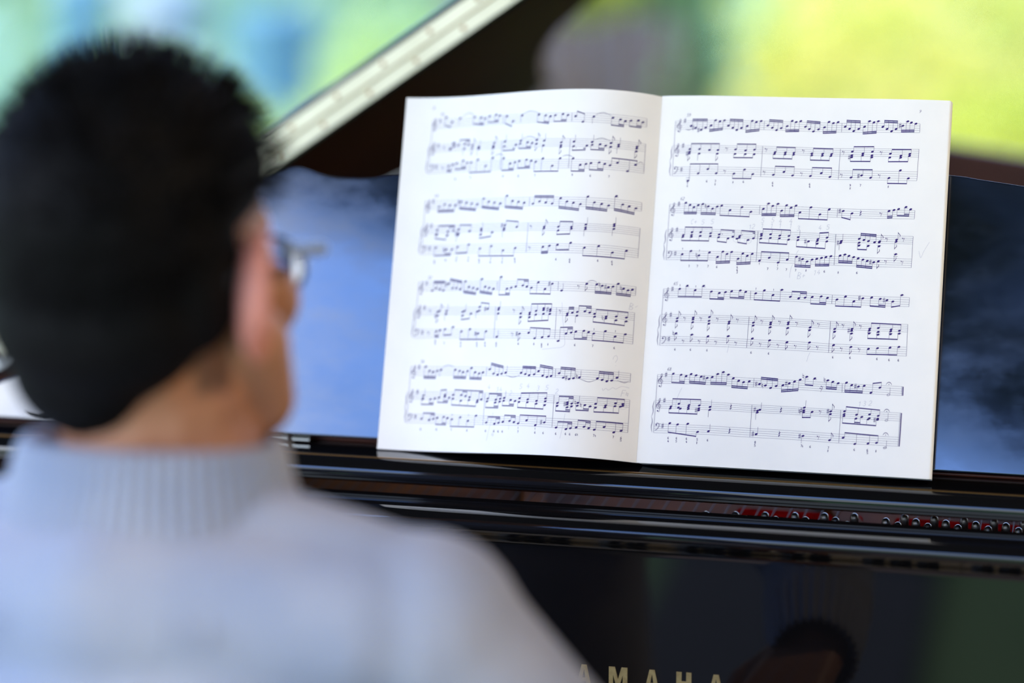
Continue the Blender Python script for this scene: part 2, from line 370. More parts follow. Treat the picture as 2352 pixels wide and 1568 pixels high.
# keys: 52 white, 36 black
pitch = 1.222 / 52; wk = None; bk = None
base = Vector((0, 0, 0))
for i in range(52):
    x = -0.611 + pitch * (i + 0.5)
    if wk is None:
        wk = MB().box(-pitch / 2 + 0.0005, pitch / 2 - 0.0005, -0.262, -0.088, 0.715, 0.742, 0.0012, 2).build('white_key', M['ivory'], P)
        for q in wk.data.vertices: q.co += parent_loc(P)
        o = wk
    else: o = wk.copy(); COL.objects.link(o); o.parent = P
    o.location = Vector((x, 0, 0)) - parent_loc(P)
for i in range(51):
    note = (i + 5) % 7                                    # A B C D E F G ...
    if note in (2, 6): continue                           # no black key between E-F and B-C
    x = -0.611 + pitch * (i + 1)
    if bk is None:
        bk = MB().prism_x([(-0.186, 0.7425), (-0.1835, 0.7535), (-0.178, 0.7545), (-0.09, 0.7555), (-0.09, 0.7425)], -0.0050, 0.0050).build('black_key', M['ebony'], P, bevel=0.0012)
        for q in bk.data.vertices: q.co += parent_loc(P)
        o = bk
    else: o = bk.copy(); COL.objects.link(o); o.parent = P
    o.location = Vector((x, 0, 0)) - parent_loc(P)
# fallboard: flat face, hollow cove and rounded nose under a flat top
prof = [(-0.050, 0.748), (-0.080, 0.748), (-0.080, 0.983)]
prof += [(-0.080 - 0.007 * (1 - math.cos(R(a))), 0.985 + 0.0085 * math.sin(R(a))) for a in (10, 25, 40, 55, 70, 80, 90)]
prof += [(-0.088, 0.9940), (-0.0895, 0.9958)]
prof += arc(-0.0830, 1.0030, 0.0092, 205, 95, 12)
prof += [(-0.0765, 1.0126), (-0.041, 1.0126), (-0.041, 1.006), (-0.050, 1.0)]
fb = MB().prism_x(prof, -0.697, 0.697, 2).build('fallboard', M['fall'], P); smooth_by_angle(fb, 28)
# the maker's name, inlaid in brass, letter by letter (units: letter height 1)
A_ = [[(0, 0), (0.19, 0), (0.235, 0.27), (0.42, 0.27), (0.465, 0), (0.66, 0), (0.44, 1), (0.22, 1)]]
A_hole = [(0.262, 0.42), (0.393, 0.42), (0.3275, 0.82)]
Hh = [[(0, 0), (0.22, 0), (0.22, 0.44), (0.42, 0.44), (0.42, 0), (0.64, 0), (0.64, 1), (0.42, 1), (0.42, 0.60), (0.22, 0.60), (0.22, 1), (0, 1)]]
Mm = [[(0, 0), (0.18, 0), (0.18, 0.66), (0.33, 0.12), (0.45, 0.12), (0.60, 0.66), (0.60, 0), (0.80, 0), (0.80, 1), (0.54, 1), (0.395, 0.46), (0.26, 1), (0, 1)]]
Yy = [[(0.22, 0), (0.42, 0), (0.42, 0.40), (0.64, 1), (0.44, 1), (0.32, 0.62), (0.20, 1), (0, 1), (0.22, 0.40)]]
from mathutils.geometry import tessellate_polygon
def letter(polys, holes, cx, wid):
    b = MB(); LH = 0.0190; z0 = 0.8713; y = -0.0800
    for pts in polys:
        loops = [[Vector((p[0], p[1], 0)) for p in pts]] + [[Vector((p[0], p[1], 0)) for p in h] for h in holes]
        flat = [q for l in loops for q in l]; tris = tessellate_polygon(loops)
        X = lambda q, yy: (cx + (q.x - wid / 2) * LH, yy, z0 + q.y * LH)
        nn = len(flat); v = [X(q, y - 0.0006) for q in flat] + [X(q, y + 0.0004) for q in flat]
        f = [tuple(t) for t in tris]; k = 0
        for l in loops:
            for i in range(len(l)): a, c = k + i, k + (i + 1) % len(l); f.append((a, c, nn + c, nn + a))
            k += len(l)
        b.add(v, f)
    return b
for ch, cx, wd_, hl in ((Yy, -0.0536, 0.64, []), (A_, -0.0259, 0.66, [A_hole]), (Mm, 0.0021, 0.80, []), (A_, 0.0298, 0.66, [A_hole]), (Hh, 0.0557, 0.64, []), (A_, 0.0817, 0.66, [A_hole])):
    letter(ch, hl, cx, wd_).build('inlaid_letter', M['inlay'], fb)
# music shelf
sp = [(0.060, 1.0165), (-0.0255, 1.0165), (-0.0285, 1.0175), (-0.0300, 1.0190), (-0.0300, 1.0206), (-0.0294, 1.0210), (-0.0300, 1.0214), (-0.0300, 1.0235)]
sp += arc(-0.0180, 1.0235, 0.0120, 180, 92, 16) + [(-0.014, 1.0355), (0.060, 1.0355)]
sh = MB().prism_x(sp, -0.700, 0.700, 2).build('music_shelf', M['lacquer'], P); smooth_by_angle(sh, 30)
MB().box(-0.695, 0.695, -0.0175, -0.0145, 1.0353, 1.0361, 0.0003, 1).build('shelf_inlay', M['brassd'], sh)
MB().box(-0.60, 0.60, 0.0335, 0.046, 1.0355, 1.0500, 0.0015).build('back_cleat', M['innerrim'], sh)
# music desk: a tilted panel with a shaped top edge
TL = R(18.952); OFF = -0.0148
def dp(x, s, o): return (x, -o * math.cos(TL) + s * math.sin(TL), 1.04 + s * math.cos(TL) + o * math.sin(TL))
top = [(-0.597, 0.03), (-0.582, 0.04), (-0.557, 0.051), (-0.527, 0.072), (-0.492, 0.115), (-0.467, 0.165), (-0.442, 0.2032), (-0.407, 0.2237), (-0.377, 0.2287), (-0.35, 0.2327), (-0.3386, 0.2377), (-0.324, 0.2428), (-0.3128, 0.2412), (-0.302, 0.2377), (-0.2902, 0.2352), (-0.272, 0.2344), (-0.2544, 0.235), (-0.227, 0.2387), (-0.15, 0.2482), (0.0, 0.2582), (0.13, 0.2582), (0.2381, 0.253), (0.2648, 0.25), (0.3008, 0.2455), (0.34, 0.2407), (0.37, 0.2312), (0.4, 0.2322), (0.42, 0.2392), (0.44, 0.2352), (0.47, 0.2032), (0.495, 0.165), (0.52, 0.115), (0.555, 0.072), (0.585, 0.051), (0.6, 0.03)]
tp = catmull([Vector(p) for p in top], 4)
ol = [(-0.600, 0.0085)] + [tuple(q) for q in tp] + [(0.600, 0.0085)]
ol = ol[::-1]
dk = MB().slab(ol, lambda x, s: dp(x, s, OFF), lambda x, s: dp(x, s, OFF - 0.014)); desk = dk.build('music_desk', M['desk'], P, bevel=0.0016, seg=3); smooth_by_angle(desk, 30)
for x in (-0.318, -0.298, 0.36):
    MB().tube([(x - 0.008, 0.022, 1.0385), (x + 0.008, 0.022, 1.0385)], 0.0028, 12).build('hinge', M['chrome'], desk)
# small black catch low on the desk's bass wing
MB().slab([(-0.552, 0.013), (-0.538, 0.0115), (-0.532, 0.0135), (-0.528, 0.0195), (-0.526, 0.0185), (-0.529, 0.011), (-0.534, 0.0085), (-0.545, 0.009)], lambda x, s: dp(x, s + 0.003, OFF + 0.001), lambda x, s: dp(x, s + 0.003, OFF + 0.006)).build('desk_catch', M['rubber'], desk)
# lid: underside plane rises from the bass side; the front flap is folded back on top of it
LA = R(34.09); ca, sa = math.cos(LA), math.sin(LA); LZ = 1.0315
def lp(a, y, h): return (-0.712 + a * ca - h * sa, y, LZ + a * sa + h * ca)
lo = [(0.0, 0.30), (1.50, 0.30), (1.50, 0.37), (1.46, 0.43), (1.34, 0.50), (1.15, 0.56), (0.95, 0.63), (0.76, 0.68), (0.63, 0.76), (0.55, 0.86), (0.485, 1.02), (0.43, 1.20), (0.375, 1.40), (0.325, 1.60), (0.285, 1.78), (0.23, 1.93), (0.15, 2.01), (0.06, 2.02), (0.0, 1.96)]
lo = [(a, y) for a, y in lo[:2]] + [tuple(q) for q in catmull([Vector(p) for p in lo[2:]], 4)]
lid = MB().slab(lo, lambda a, y: lp(a, y, 0.0), lambda a, y: lp(a, y, 0.0182)).build('lid', [M['lacquer'], M['lid']], P, bevel=0.002)
for p in lid.data.polygons:
    if p.index == 0: p.material_index = 1
lid.data.polygons[0].material_index = 1
fo = [(0.0, 0.30), (1.50, 0.30), (1.50, 0.62), (1.46, 0.66), (0.04, 0.66), (0.0, 0.62)]
flap = MB().slab(fo, lambda a, y: lp(a, y, 0.0190), lambda a, y: lp(a, y, 0.0392)).build('lid_flap', M['lacquer'], lid, bevel=0.003)
hb = MB().slab([(0.01, 0.0045), (1.49, 0.0045), (1.49, 0.0178), (0.01, 0.0178)], lambda a, h: (lp(a, 0.3, h)[0], 0.2988, lp(a, 0.3, h)[2]), lambda a, h: (lp(a, 0.3, h)[0], 0.3004, lp(a, 0.3, h)[2]))
hb.slab([(0.01, 0.0194), (1.49, 0.0194), (1.49, 0.0328), (0.01, 0.0328)], lambda a, h: (lp(a, 0.3, h)[0], 0.2988, lp(a, 0.3, h)[2]), lambda a, h: (lp(a, 0.3, h)[0], 0.3004, lp(a, 0.3, h)[2]))
hinge = hb.build('long_hinge', M['brass'], lid)
kn = MB(); kn.tube([lp(0.01, 0.2980, 0.0186), lp(1.49, 0.2980, 0.0186)], 0.0011, 10); kn.build('hinge_knuckle', M['inlay'], hinge, True)
sc0 = None
for row, h, a0 in ((0, 0.0108, 0.035), (1, 0.0264, 0.062)):
    for i in range(26):
        a = a0 + i * 0.0560
        if sc0 is None:
            sc0 = MB().lathe([(0.0025, -0.0004), (0.0025, 0.0005), (0.0012, 0.0009)], (0, 0, 0), 12, Matrix.Rotation(R(90), 3, 'X')).build('screw', M['brassd'], hinge)
            for q in sc0.data.vertices: q.co += parent_loc(hinge)
            o = sc0
        else: o = sc0.copy(); COL.objects.link(o); o.parent = hinge
        p = lp(a, 0.2988, h); o.location = Vector(p) - parent_loc(hinge)
# lid prop near the treble side
MB().tube([(0.66, 0.40, 1.0), lp(1.42, 0.36, 0.0)], 0.010, 10).build('lid_prop', M['lacquer'], P, True)

# ------------------------------------------------------------------ the open score
B = empty('music_book', (0, 0.0, 1.0378), 'open book of sheet music with handwritten pencil fingerings leaning on the piano desk', 'book')
CL = (0.21551, -0.587745, 0.443466, -0.079147); CR_ = (0.054019, -0.1754, 0.237069, -0.109461)
def hb_(u):
    c = CR_ if u >= 0 else CL; z = abs(u) / 0.24
    return sum(c[k] * z ** (k + 1) for k in range(4))
CT, ST = math.cos(TL), math.sin(TL)
def bp(u, s, o=0.0):
    e = 0.0006; d = (hb_(u + e) - hb_(u - e)) / (2 * e) if abs(u) > e else 0
    n_ = Vector((-d, 1)).normalized(); uu = u + n_[0] * o; h = hb_(u) + n_[1] * o
    return (uu, -h * CT + s * ST, 1.04 + s * CT + h * ST)
def sheet(name, u0, u1, o0, o1, m, parent, s0=0.0, s1=0.310, nu=150, fan=0.0):
    v = []; f = []
    for i in range(nu + 1):
        u = u0 + (u1 - u0) * i / nu
        se = s1 - 0.0036 * min(1.0, max(0.0, -u / 0.228)) ** 1.5
        for s, o in ((s0, o0), (se, o0), (se, o1), (s0, o1)): v.append(bp(u, s, o))
    for i in range(nu):
        a = 4 * i; b = a + 4
        for k in range(4): f.append((a + k, a + (k + 1) % 4, b + (k + 1) % 4, b + k))
    f += [(3, 2, 1, 0), (4 * nu, 4 * nu + 1, 4 * nu + 2, 4 * nu + 3)]
    me = mesh(name, v, f, m, parent)
    bm = bmesh.new(); bm.from_mesh(me.data); bmesh.ops.recalc_face_normals(bm, faces=bm.faces); bm.to_mesh(me.data); bm.free()
    smooth_by_angle(me, 40); return me
pgL = sheet('left_page', -0.2262, -0.00005, -0.0002, 0.0, M['paper'], B, 0.0, 0.3095)
pgR = sheet('right_page', 0.00005, 0.2392, -0.0002, 0.0, M['paper'], B, 0.0, 0.3100)
sheet('left_page_block', -0.2258, -0.0010, -0.0022, -0.0003, M['edge'], B, 0.0003, 0.3092, 60)
sheet('left_cover', -0.2266, -0.0008, -0.0028, -0.0023, M['cover'], B, 0.0, 0.3100, 60)
sheet('right_page_block', 0.0010, 0.2400, -0.0012, -0.0003, M['edge'], B, 0.0002, 0.3098, 60)
sheet('right_page_block', 0.0010, 0.2408, -0.0040, -0.0014, M['edge'], B, 0.0003, 0.3097, 60)
sheet('right_page_block', 0.0010, 0.2416, -0.0110, -0.0042, M['edge'], B, 0.0002, 0.3096, 60)
sheet('right_cover', 0.0008, 0.2420, -0.0118, -0.0111, M['cover'], B, 0.0, 0.3103, 60)
# the engraved music: every stroke is laid on the page in page millimetres (across, up)
class Ink:
    def __init__(s, h=0.00012): s.v = []; s.f = []; s.h = h
    def quad(s, p):
        k = len(s.v); s.v += [bp(a / 1000, b / 1000, s.h) for a, b in p]; s.f.append(tuple(range(k, k + len(p))))
    def line(s, pts, w, w2=None):
        for i in range(len(pts) - 1):
            (x0, y0), (x1, y1) = pts[i], pts[i + 1]; L = math.hypot(x1 - x0, y1 - y0)
            if L < 1e-6: continue
            n_ = max(1, int(abs(x1 - x0) / 3.0)); nx, ny = -(y1 - y0) / L, (x1 - x0) / L
            for j in range(n_):
                a, b = j / n_, (j + 1) / n_
                wa = w if w2 is None else w + (w2 - w) * ((i + a) / (len(pts) - 1)); wb = w if w2 is None else w + (w2 - w) * ((i + b) / (len(pts) - 1))
                A = (x0 + (x1 - x0) * a, y0 + (y1 - y0) * a); C = (x0 + (x1 - x0) * b, y0 + (y1 - y0) * b)
                s.quad([(A[0] + nx * wa / 2, A[1] + ny * wa / 2), (A[0] - nx * wa / 2, A[1] - ny * wa / 2), (C[0] - nx * wb / 2, C[1] - ny * wb / 2), (C[0] + nx * wb / 2, C[1] + ny * wb / 2)])
    def curve(s, ctrl, w, n_=8, taper=False):
        q = catmull([Vector(c) for c in ctrl], n_); pts = [(a.x, a.y) for a in q]
        if not taper: return s.line(pts, w)
        L = len(pts) - 1
        for i in range(L):
            t = (i + 0.5) / L; s.line(pts[i:i + 2], w * (0.25 + 0.75 * math.sin(math.pi * t)))
    def beam(s, x0, y0, x1, y1, th):
        n_ = max(1, int(abs(x1 - x0) / 3.0))
        for j in range(n_):
            a, b = j / n_, (j + 1) / n_; xa, xb = x0 + (x1 - x0) * a, x0 + (x1 - x0) * b; ya, yb = y0 + (y1 - y0) * a, y0 + (y1 - y0) * b
            s.quad([(xa, ya + th / 2), (xa, ya - th / 2), (xb, yb - th / 2), (xb, yb + th / 2)])
    def head(s, x, y, half=False, w=1.22, h=0.78):
        a0 = R(24); pts = []
        for i in range(14):
            a = 2 * math.pi * i / 14; px, py = w * math.cos(a), h * math.sin(a); pts.append((x + px * math.cos(a0) - py * math.sin(a0), y + px * math.sin(a0) + py * math.cos(a0)))
        if not half: s.quad(pts)
        else: s.line(pts + [pts[0]], 0.28)
    def disc(s, x, y, r): s.quad([(x + r * math.cos(2 * math.pi * i / 10), y + r * math.sin(2 * math.pi * i / 10)) for i in range(10)])
    def build(s, name, m, parent): return mesh(name, s.v, s.f, m, parent)
DIG = {'1': [[(0.2, 0.8), (0.5, 1), (0.5, 0)]], '2': [[(0.05, 0.75), (0.3, 1), (0.6, 0.75), (0.45, 0.45), (0.0, 0.0), (0.65, 0.03)]], '3': [[(0.05, 0.9), (0.35, 1), (0.55, 0.78), (0.25, 0.55)], [(0.25, 0.55), (0.6, 0.3), (0.3, 0), (0, 0.12)]],
       '4': [[(0.35, 1), (0, 0.35), (0.65, 0.35)], [(0.42, 0.65), (0.42, 0)]], '5': [[(0.65, 1), (0.15, 1), (0.1, 0.55)], [(0.1, 0.55), (0.5, 0.55), (0.6, 0.25), (0.3, 0), (0, 0.1)]],
       '6': [[(0.55, 0.95), (0.2, 0.8), (0.03, 0.35), (0.3, 0), (0.57, 0.25), (0.35, 0.5), (0.06, 0.35)]], '7': [[(0.02, 0.97), (0.6, 0.97), (0.25, 0)]],
       '8': [[(0.3, 0.52), (0.06, 0.76), (0.3, 1), (0.54, 0.76), (0.3, 0.52), (0.02, 0.24), (0.3, 0), (0.58, 0.24), (0.3, 0.52)]],
       '9': [[(0.5, 0.65), (0.25, 0.5), (0.05, 0.75), (0.3, 1), (0.55, 0.7), (0.4, 0.2), (0.08, 0.05)]],
       'C': [[(0.6, 0.9), (0.3, 1), (0.05, 0.5), (0.25, 0), (0.55, 0.12)]], 'B': [[(0.1, 0), (0.1, 1)], [(0.1, 1), (0.55, 0.85), (0.45, 0.6), (0.1, 0.5), (0.6, 0.35), (0.5, 0.05), (0.1, 0)]],
       'F': [[(0.1, 0), (0.15, 1), (0.7, 1)], [(0.12, 0.55), (0.55, 0.6)]], '+': [[(0.3, 0.1), (0.35, 0.75)], [(0.02, 0.42), (0.65, 0.48)]], 'n': [[(0.15, 0.95), (0.12, 0.25), (0.55, 0.35)], [(0.15, 0.6), (0.55, 0.7), (0.52, 0.0)]]}
CURV = set('23568 9CB')
def glyph(I, ch, x, y, h, w, slant=0.0):
    for st in DIG.get(ch, []):
        pts = [(x + (px - 0.3) * h * 0.85 + slant * (py - 0.5) * h, y + (py - 0.5) * h) for px, py in st]
        if ch in CURV and len(pts) > 2: I.curve(pts, w, 4)
        else: I.line(pts, w)
def sharp(I, x, y, k=1.0):
    I.line([(x - 0.42 * k, y - 2.5 * k), (x - 0.42 * k, y + 2.2 * k)], 0.17); I.line([(x + 0.42 * k, y - 2.2 * k), (x + 0.42 * k, y + 2.5 * k)], 0.17)
    for d in (-0.8, 0.8): I.line([(x - 0.95 * k, y + d * k - 0.22), (x + 0.95 * k, y + d * k + 0.22)], 0.52 * k)
def natural(I, x, y, k=1.0):
    I.line([(x - 0.5 * k, y + 2.4 * k), (x - 0.5 * k, y - 1.0 * k)], 0.17); I.line([(x + 0.5 * k, y + 1.0 * k), (x + 0.5 * k, y - 2.4 * k)], 0.17)
    for d in (-0.75, 0.75): I.line([(x - 0.5 * k, y + d * k - 0.15), (x + 0.5 * k, y + d * k + 0.15)], 0.5 * k)
def engrave(text, page):
    I = Ink(); notes_ = []; staves = []
    def pen():
        g_ = Ink(0.00010); notes_.append(g_); return g_
    items = [t for ln in text.strip().split('\n') for t in ln.split(';') if t.strip()]
    def pts_of(tk): return [tuple(float(a) for a in t.split(',')) for t in tk if ',' in t]
    def interp(pts, x):
        if x <= pts[0][0]: return pts[0][1]
        for a, b in zip(pts, pts[1:]):
            if x <= b[0]: return a[1] + (b[1] - a[1]) * (x - a[0]) / (b[0] - a[0])
        return pts[-1][1]
    def near(x, y):
        best = None
        for st in staves:
            t, b = interp(st[0], x), interp(st[1], x); d = max(0, y - t, b - y)
            if best is None or d < best[0]: best = (d, t, b)
        return best
    def snap(x, y):
        d, t, b = near(x, y); hs = (t - b) / 8; k = round((y - b) / hs)
        for j in range(-2, k - 1, -2): I.line([(x - 1.75, b + j * hs), (x + 1.75, b + j * hs)], 0.22)
        for j in range(10, k + 1, 2): I.line([(x - 1.75, b + j * hs), (x + 1.75, b + j * hs)], 0.22)
        return b + k * hs
    def stem(x, y0, y1): I.quad([(x - 0.11, y0), (x + 0.11, y0), (x + 0.11, y1), (x - 0.11, y1)])
    for it in items:
        if not it.startswith('S '): continue
        a, b = it[2:].split('/'); T, Bt = pts_of(a.split()), pts_of(b.split()); staves.append((T, Bt))
        for k in range(5):
            xs = [p[0] for p in T]; q = [(x, interp(T, x) + (interp(Bt, x) - interp(T, x)) * k / 4) for x in xs]; I.line(q, 0.15)
    for it in items:
        tk = it.split(); k = tk[0]
        if k == 'S': continue
        hp = pts_of(tk)
        if k == 'B':
            up = tk[1][0] == 'u'; nb = int(tk[1][1]); y0, y1 = [float(a) for a in [t for t in tk if '>' in t][0].split('>')]
            sx = 1.08 if up else -1.08; sg = -1 if up else 1
            X = [p[0] + sx for p in hp]; Y = lambda x: y0 + (y1 - y0) * (x - X[0]) / max(0.01, X[-1] - X[0])
            for p, x in zip(hp, X):
                ys = [snap(p[0], yy) for yy in p[1:]]
                for yy in ys: I.head(p[0], yy)
                stem(x, (min(ys) if up else max(ys)) + (0.25 if up else -0.25), Y(x))
            for j in range(nb): I.beam(X[0] - 0.1, Y(X[0]) + sg * (0.45 + 1.32 * j), X[-1] + 0.1, Y(X[-1]) + sg * (0.45 + 1.32 * j), 0.88)
            i = 0
            while i < len(tk):
                if tk[i] == 'p': a, b = int(tk[i + 1]), int(tk[i + 2]); I.beam(X[a] - 0.1, Y(X[a]) + sg * 1.77, X[b] + 0.1, Y(X[b]) + sg * 1.77, 0.88); i += 2
                elif tk[i] == 'k': a = int(tk[i + 1]); I.beam(X[a] - 1.9, Y(X[a] - 1.9) + sg * 1.77, X[a], Y(X[a]) + sg * 1.77, 0.8); i += 1
                i += 1
        elif k in 'qfh':
            up = tk[1] == 'u'; x, y = hp[0][:2]; y = snap(x, y); I.head(x, y, k == 'h')
            X = x + (1.08 if up else -1.08); L = 6.0 if k != 'f' else 6.4; e = y + (L if up else -L); stem(X, y, e)
            if k == 'f':
                d = -1 if up else 1
                I.curve([(X, e + d * 0.3), (X + 0.5, e + d * 1.2), (X + 1.45, e + d * 2.2), (X + 1.6, e + d * 3.3), (X + 1.25, e + d * 4.1)], 0.42, 4, True)
                I.quad([(X - 0.05, e), (X + 0.75, e + d * 1.35), (X + 0.5, e + d * 1.6), (X - 0.05, e + d * 1.2)])
        elif k == 'o': x, y = hp[0][:2]; I.head(x, snap(x, y))
        elif k == '#': sharp(I, *hp[0][:2])
        elif k == 'n': natural(I, *hp[0][:2])
        elif k == 'G':
            x, y = hp[0][:2]
            I.curve([(x - 0.6, y - 4.6), (x + 0.4, y - 5.0), (x + 0.9, y - 4.0), (x + 0.5, y), (x - 0.1, y + 3.6), (x + 0.2, y + 5.6), (x + 0.9, y + 6.0), (x + 1.1, y + 4.8), (x + 0.1, y + 2.6), (x - 1.7, y + 0.9), (x - 1.9, y - 0.9), (x - 0.2, y - 2.1), (x + 1.6, y - 1.0), (x + 1.3, y + 0.9), (x - 0.1, y + 1.0), (x - 0.5, y - 0.1), (x + 0.1, y - 0.8)], 0.30, 5)
            I.curve([(x + 0.9, y + 4.2), (x + 0.1, y + 2.6), (x - 1.6, y + 0.9), (x - 1.85, y - 0.7)], 0.62, 4); I.disc(x - 0.7, y - 4.3, 0.6)
        elif k == 'F':
            x, y = hp[0][:2]
            I.curve([(x - 0.7, y + 0.6), (x - 1.0, y + 1.5), (x, y + 2.4), (x + 1.5, y + 1.6), (x + 1.4, y - 0.6), (x + 0.2, y - 2.6), (x - 1.4, y - 3.6)], 0.42, 5); I.disc(x - 0.75, y + 0.8, 0.62)
            I.disc(x + 2.3, y + 1.7, 0.28); I.disc(x + 2.3, y - 0.1, 0.28)
        elif k == 'r':
            x, y = hp[0][:2]; I.disc(x - 0.7, y + 0.9, 0.42); I.curve([(x - 0.9, y + 0.7), (x - 0.1, y + 0.35), (x + 0.8, y + 1.1)], 0.2, 4); I.line([(x + 0.8, y + 1.1), (x - 0.1, y - 2.0)], 0.2)
        elif k == 'R':
            x, y = hp[0][:2]; I.line([(x - 0.3, y + 2.6), (x + 0.5, y + 1.3)], 0.3); I.line([(x + 0.5, y + 1.3), (x - 0.4, y + 0.3)], 0.75); I.line([(x - 0.4, y + 0.3), (x + 0.6, y - 1.1)], 0.3)
            I.curve([(x + 0.6, y - 1.1), (x - 0.5, y - 1.0), (x - 0.3, y - 2.2)], 0.5, 4)
        elif k == '.': I.disc(hp[0][0], hp[0][1], 0.33)
        elif k == 'i': x, y = hp[0][:2]; I.quad([(x - 0.22, y + 0.9), (x - 0.08, y - 0.9), (x + 0.08, y - 0.9), (x + 0.22, y + 0.9)])
        elif k == 'm':
            x, y = hp[0][:2]; I.curve([(x - 2.3, y - 0.9), (x - 1.4, y + 0.7), (x, y + 1.3), (x + 1.4, y + 0.7), (x + 2.3, y - 0.9)], 0.5, 4, True); I.disc(x, y - 0.5, 0.35)
        elif k == 's': I.curve([p[:2] for p in hp], 0.36, 8, True)
        elif k == '|': I.line([p[:2] for p in hp], 0.24)
        elif k == 'E':
            (x0, y0), (x1, y1) = hp[0][:2], hp[1][:2]; I.line([(x0, y0), (x1, y1)], 0.8); I.line([(x0 - 1.0, y0), (x1 - 1.0, y1)], 0.22)
        elif k == '{':
            (x0, y0), (x1, y1) = hp[0][:2], hp[1][:2]; m_ = (y0 + y1) / 2; q = (y0 - y1) / 2
            I.curve([(x0, y0), (x0 - 1.0, y0 - q * 0.35), (x0 - 0.5, m_ + q * 0.3), (x0 - 1.7, m_)], 0.5, 6, True); I.curve([(x0 - 1.7, m_), (x1 - 0.5, m_ - q * 0.3), (x1 - 1.0, y1 + q * 0.35), (x1, y1)], 0.5, 6, True)
        elif k == 't':
            x, y = hp[0][:2]
            if tk[1] == '#': sharp(I, x, y, 0.42)
            elif tk[1] == 'n': natural(I, x, y, 0.42)
            else: glyph(I, tk[1], x, y, 1.9, 0.30)
        elif k == 'T':
            x, y = hp[0][:2]
            for i, ch in enumerate(tk[1]): glyph(I, ch, x + (i - (len(tk[1]) - 1) / 2) * 1.75, y, 2.5, 0.22, 0.25)
        elif k == 'w': x, y = hp[0][:2]; glyph(pen(), tk[1], x, y, 4.0 if tk[1] not in 'BF' else 5.5, 0.24, 0.15)
        elif k == 'c': x, y = hp[0][:2]; pen().curve([(x + 3.0 * math.cos(R(a)), y + 2.5 * math.sin(R(a))) for a in range(0, 361, 45)], 0.16, 4)
        elif k == 'p':
            G = pen(); G.curve([p[:2] for p in hp], 0.20, 4) if len(hp) > 3 else G.line([p[:2] for p in hp], 0.20)
    I.build('printed_music', M['ink'], page); 
    for g_ in notes_: g_.build('pencil_mark', M['pencil'], page)
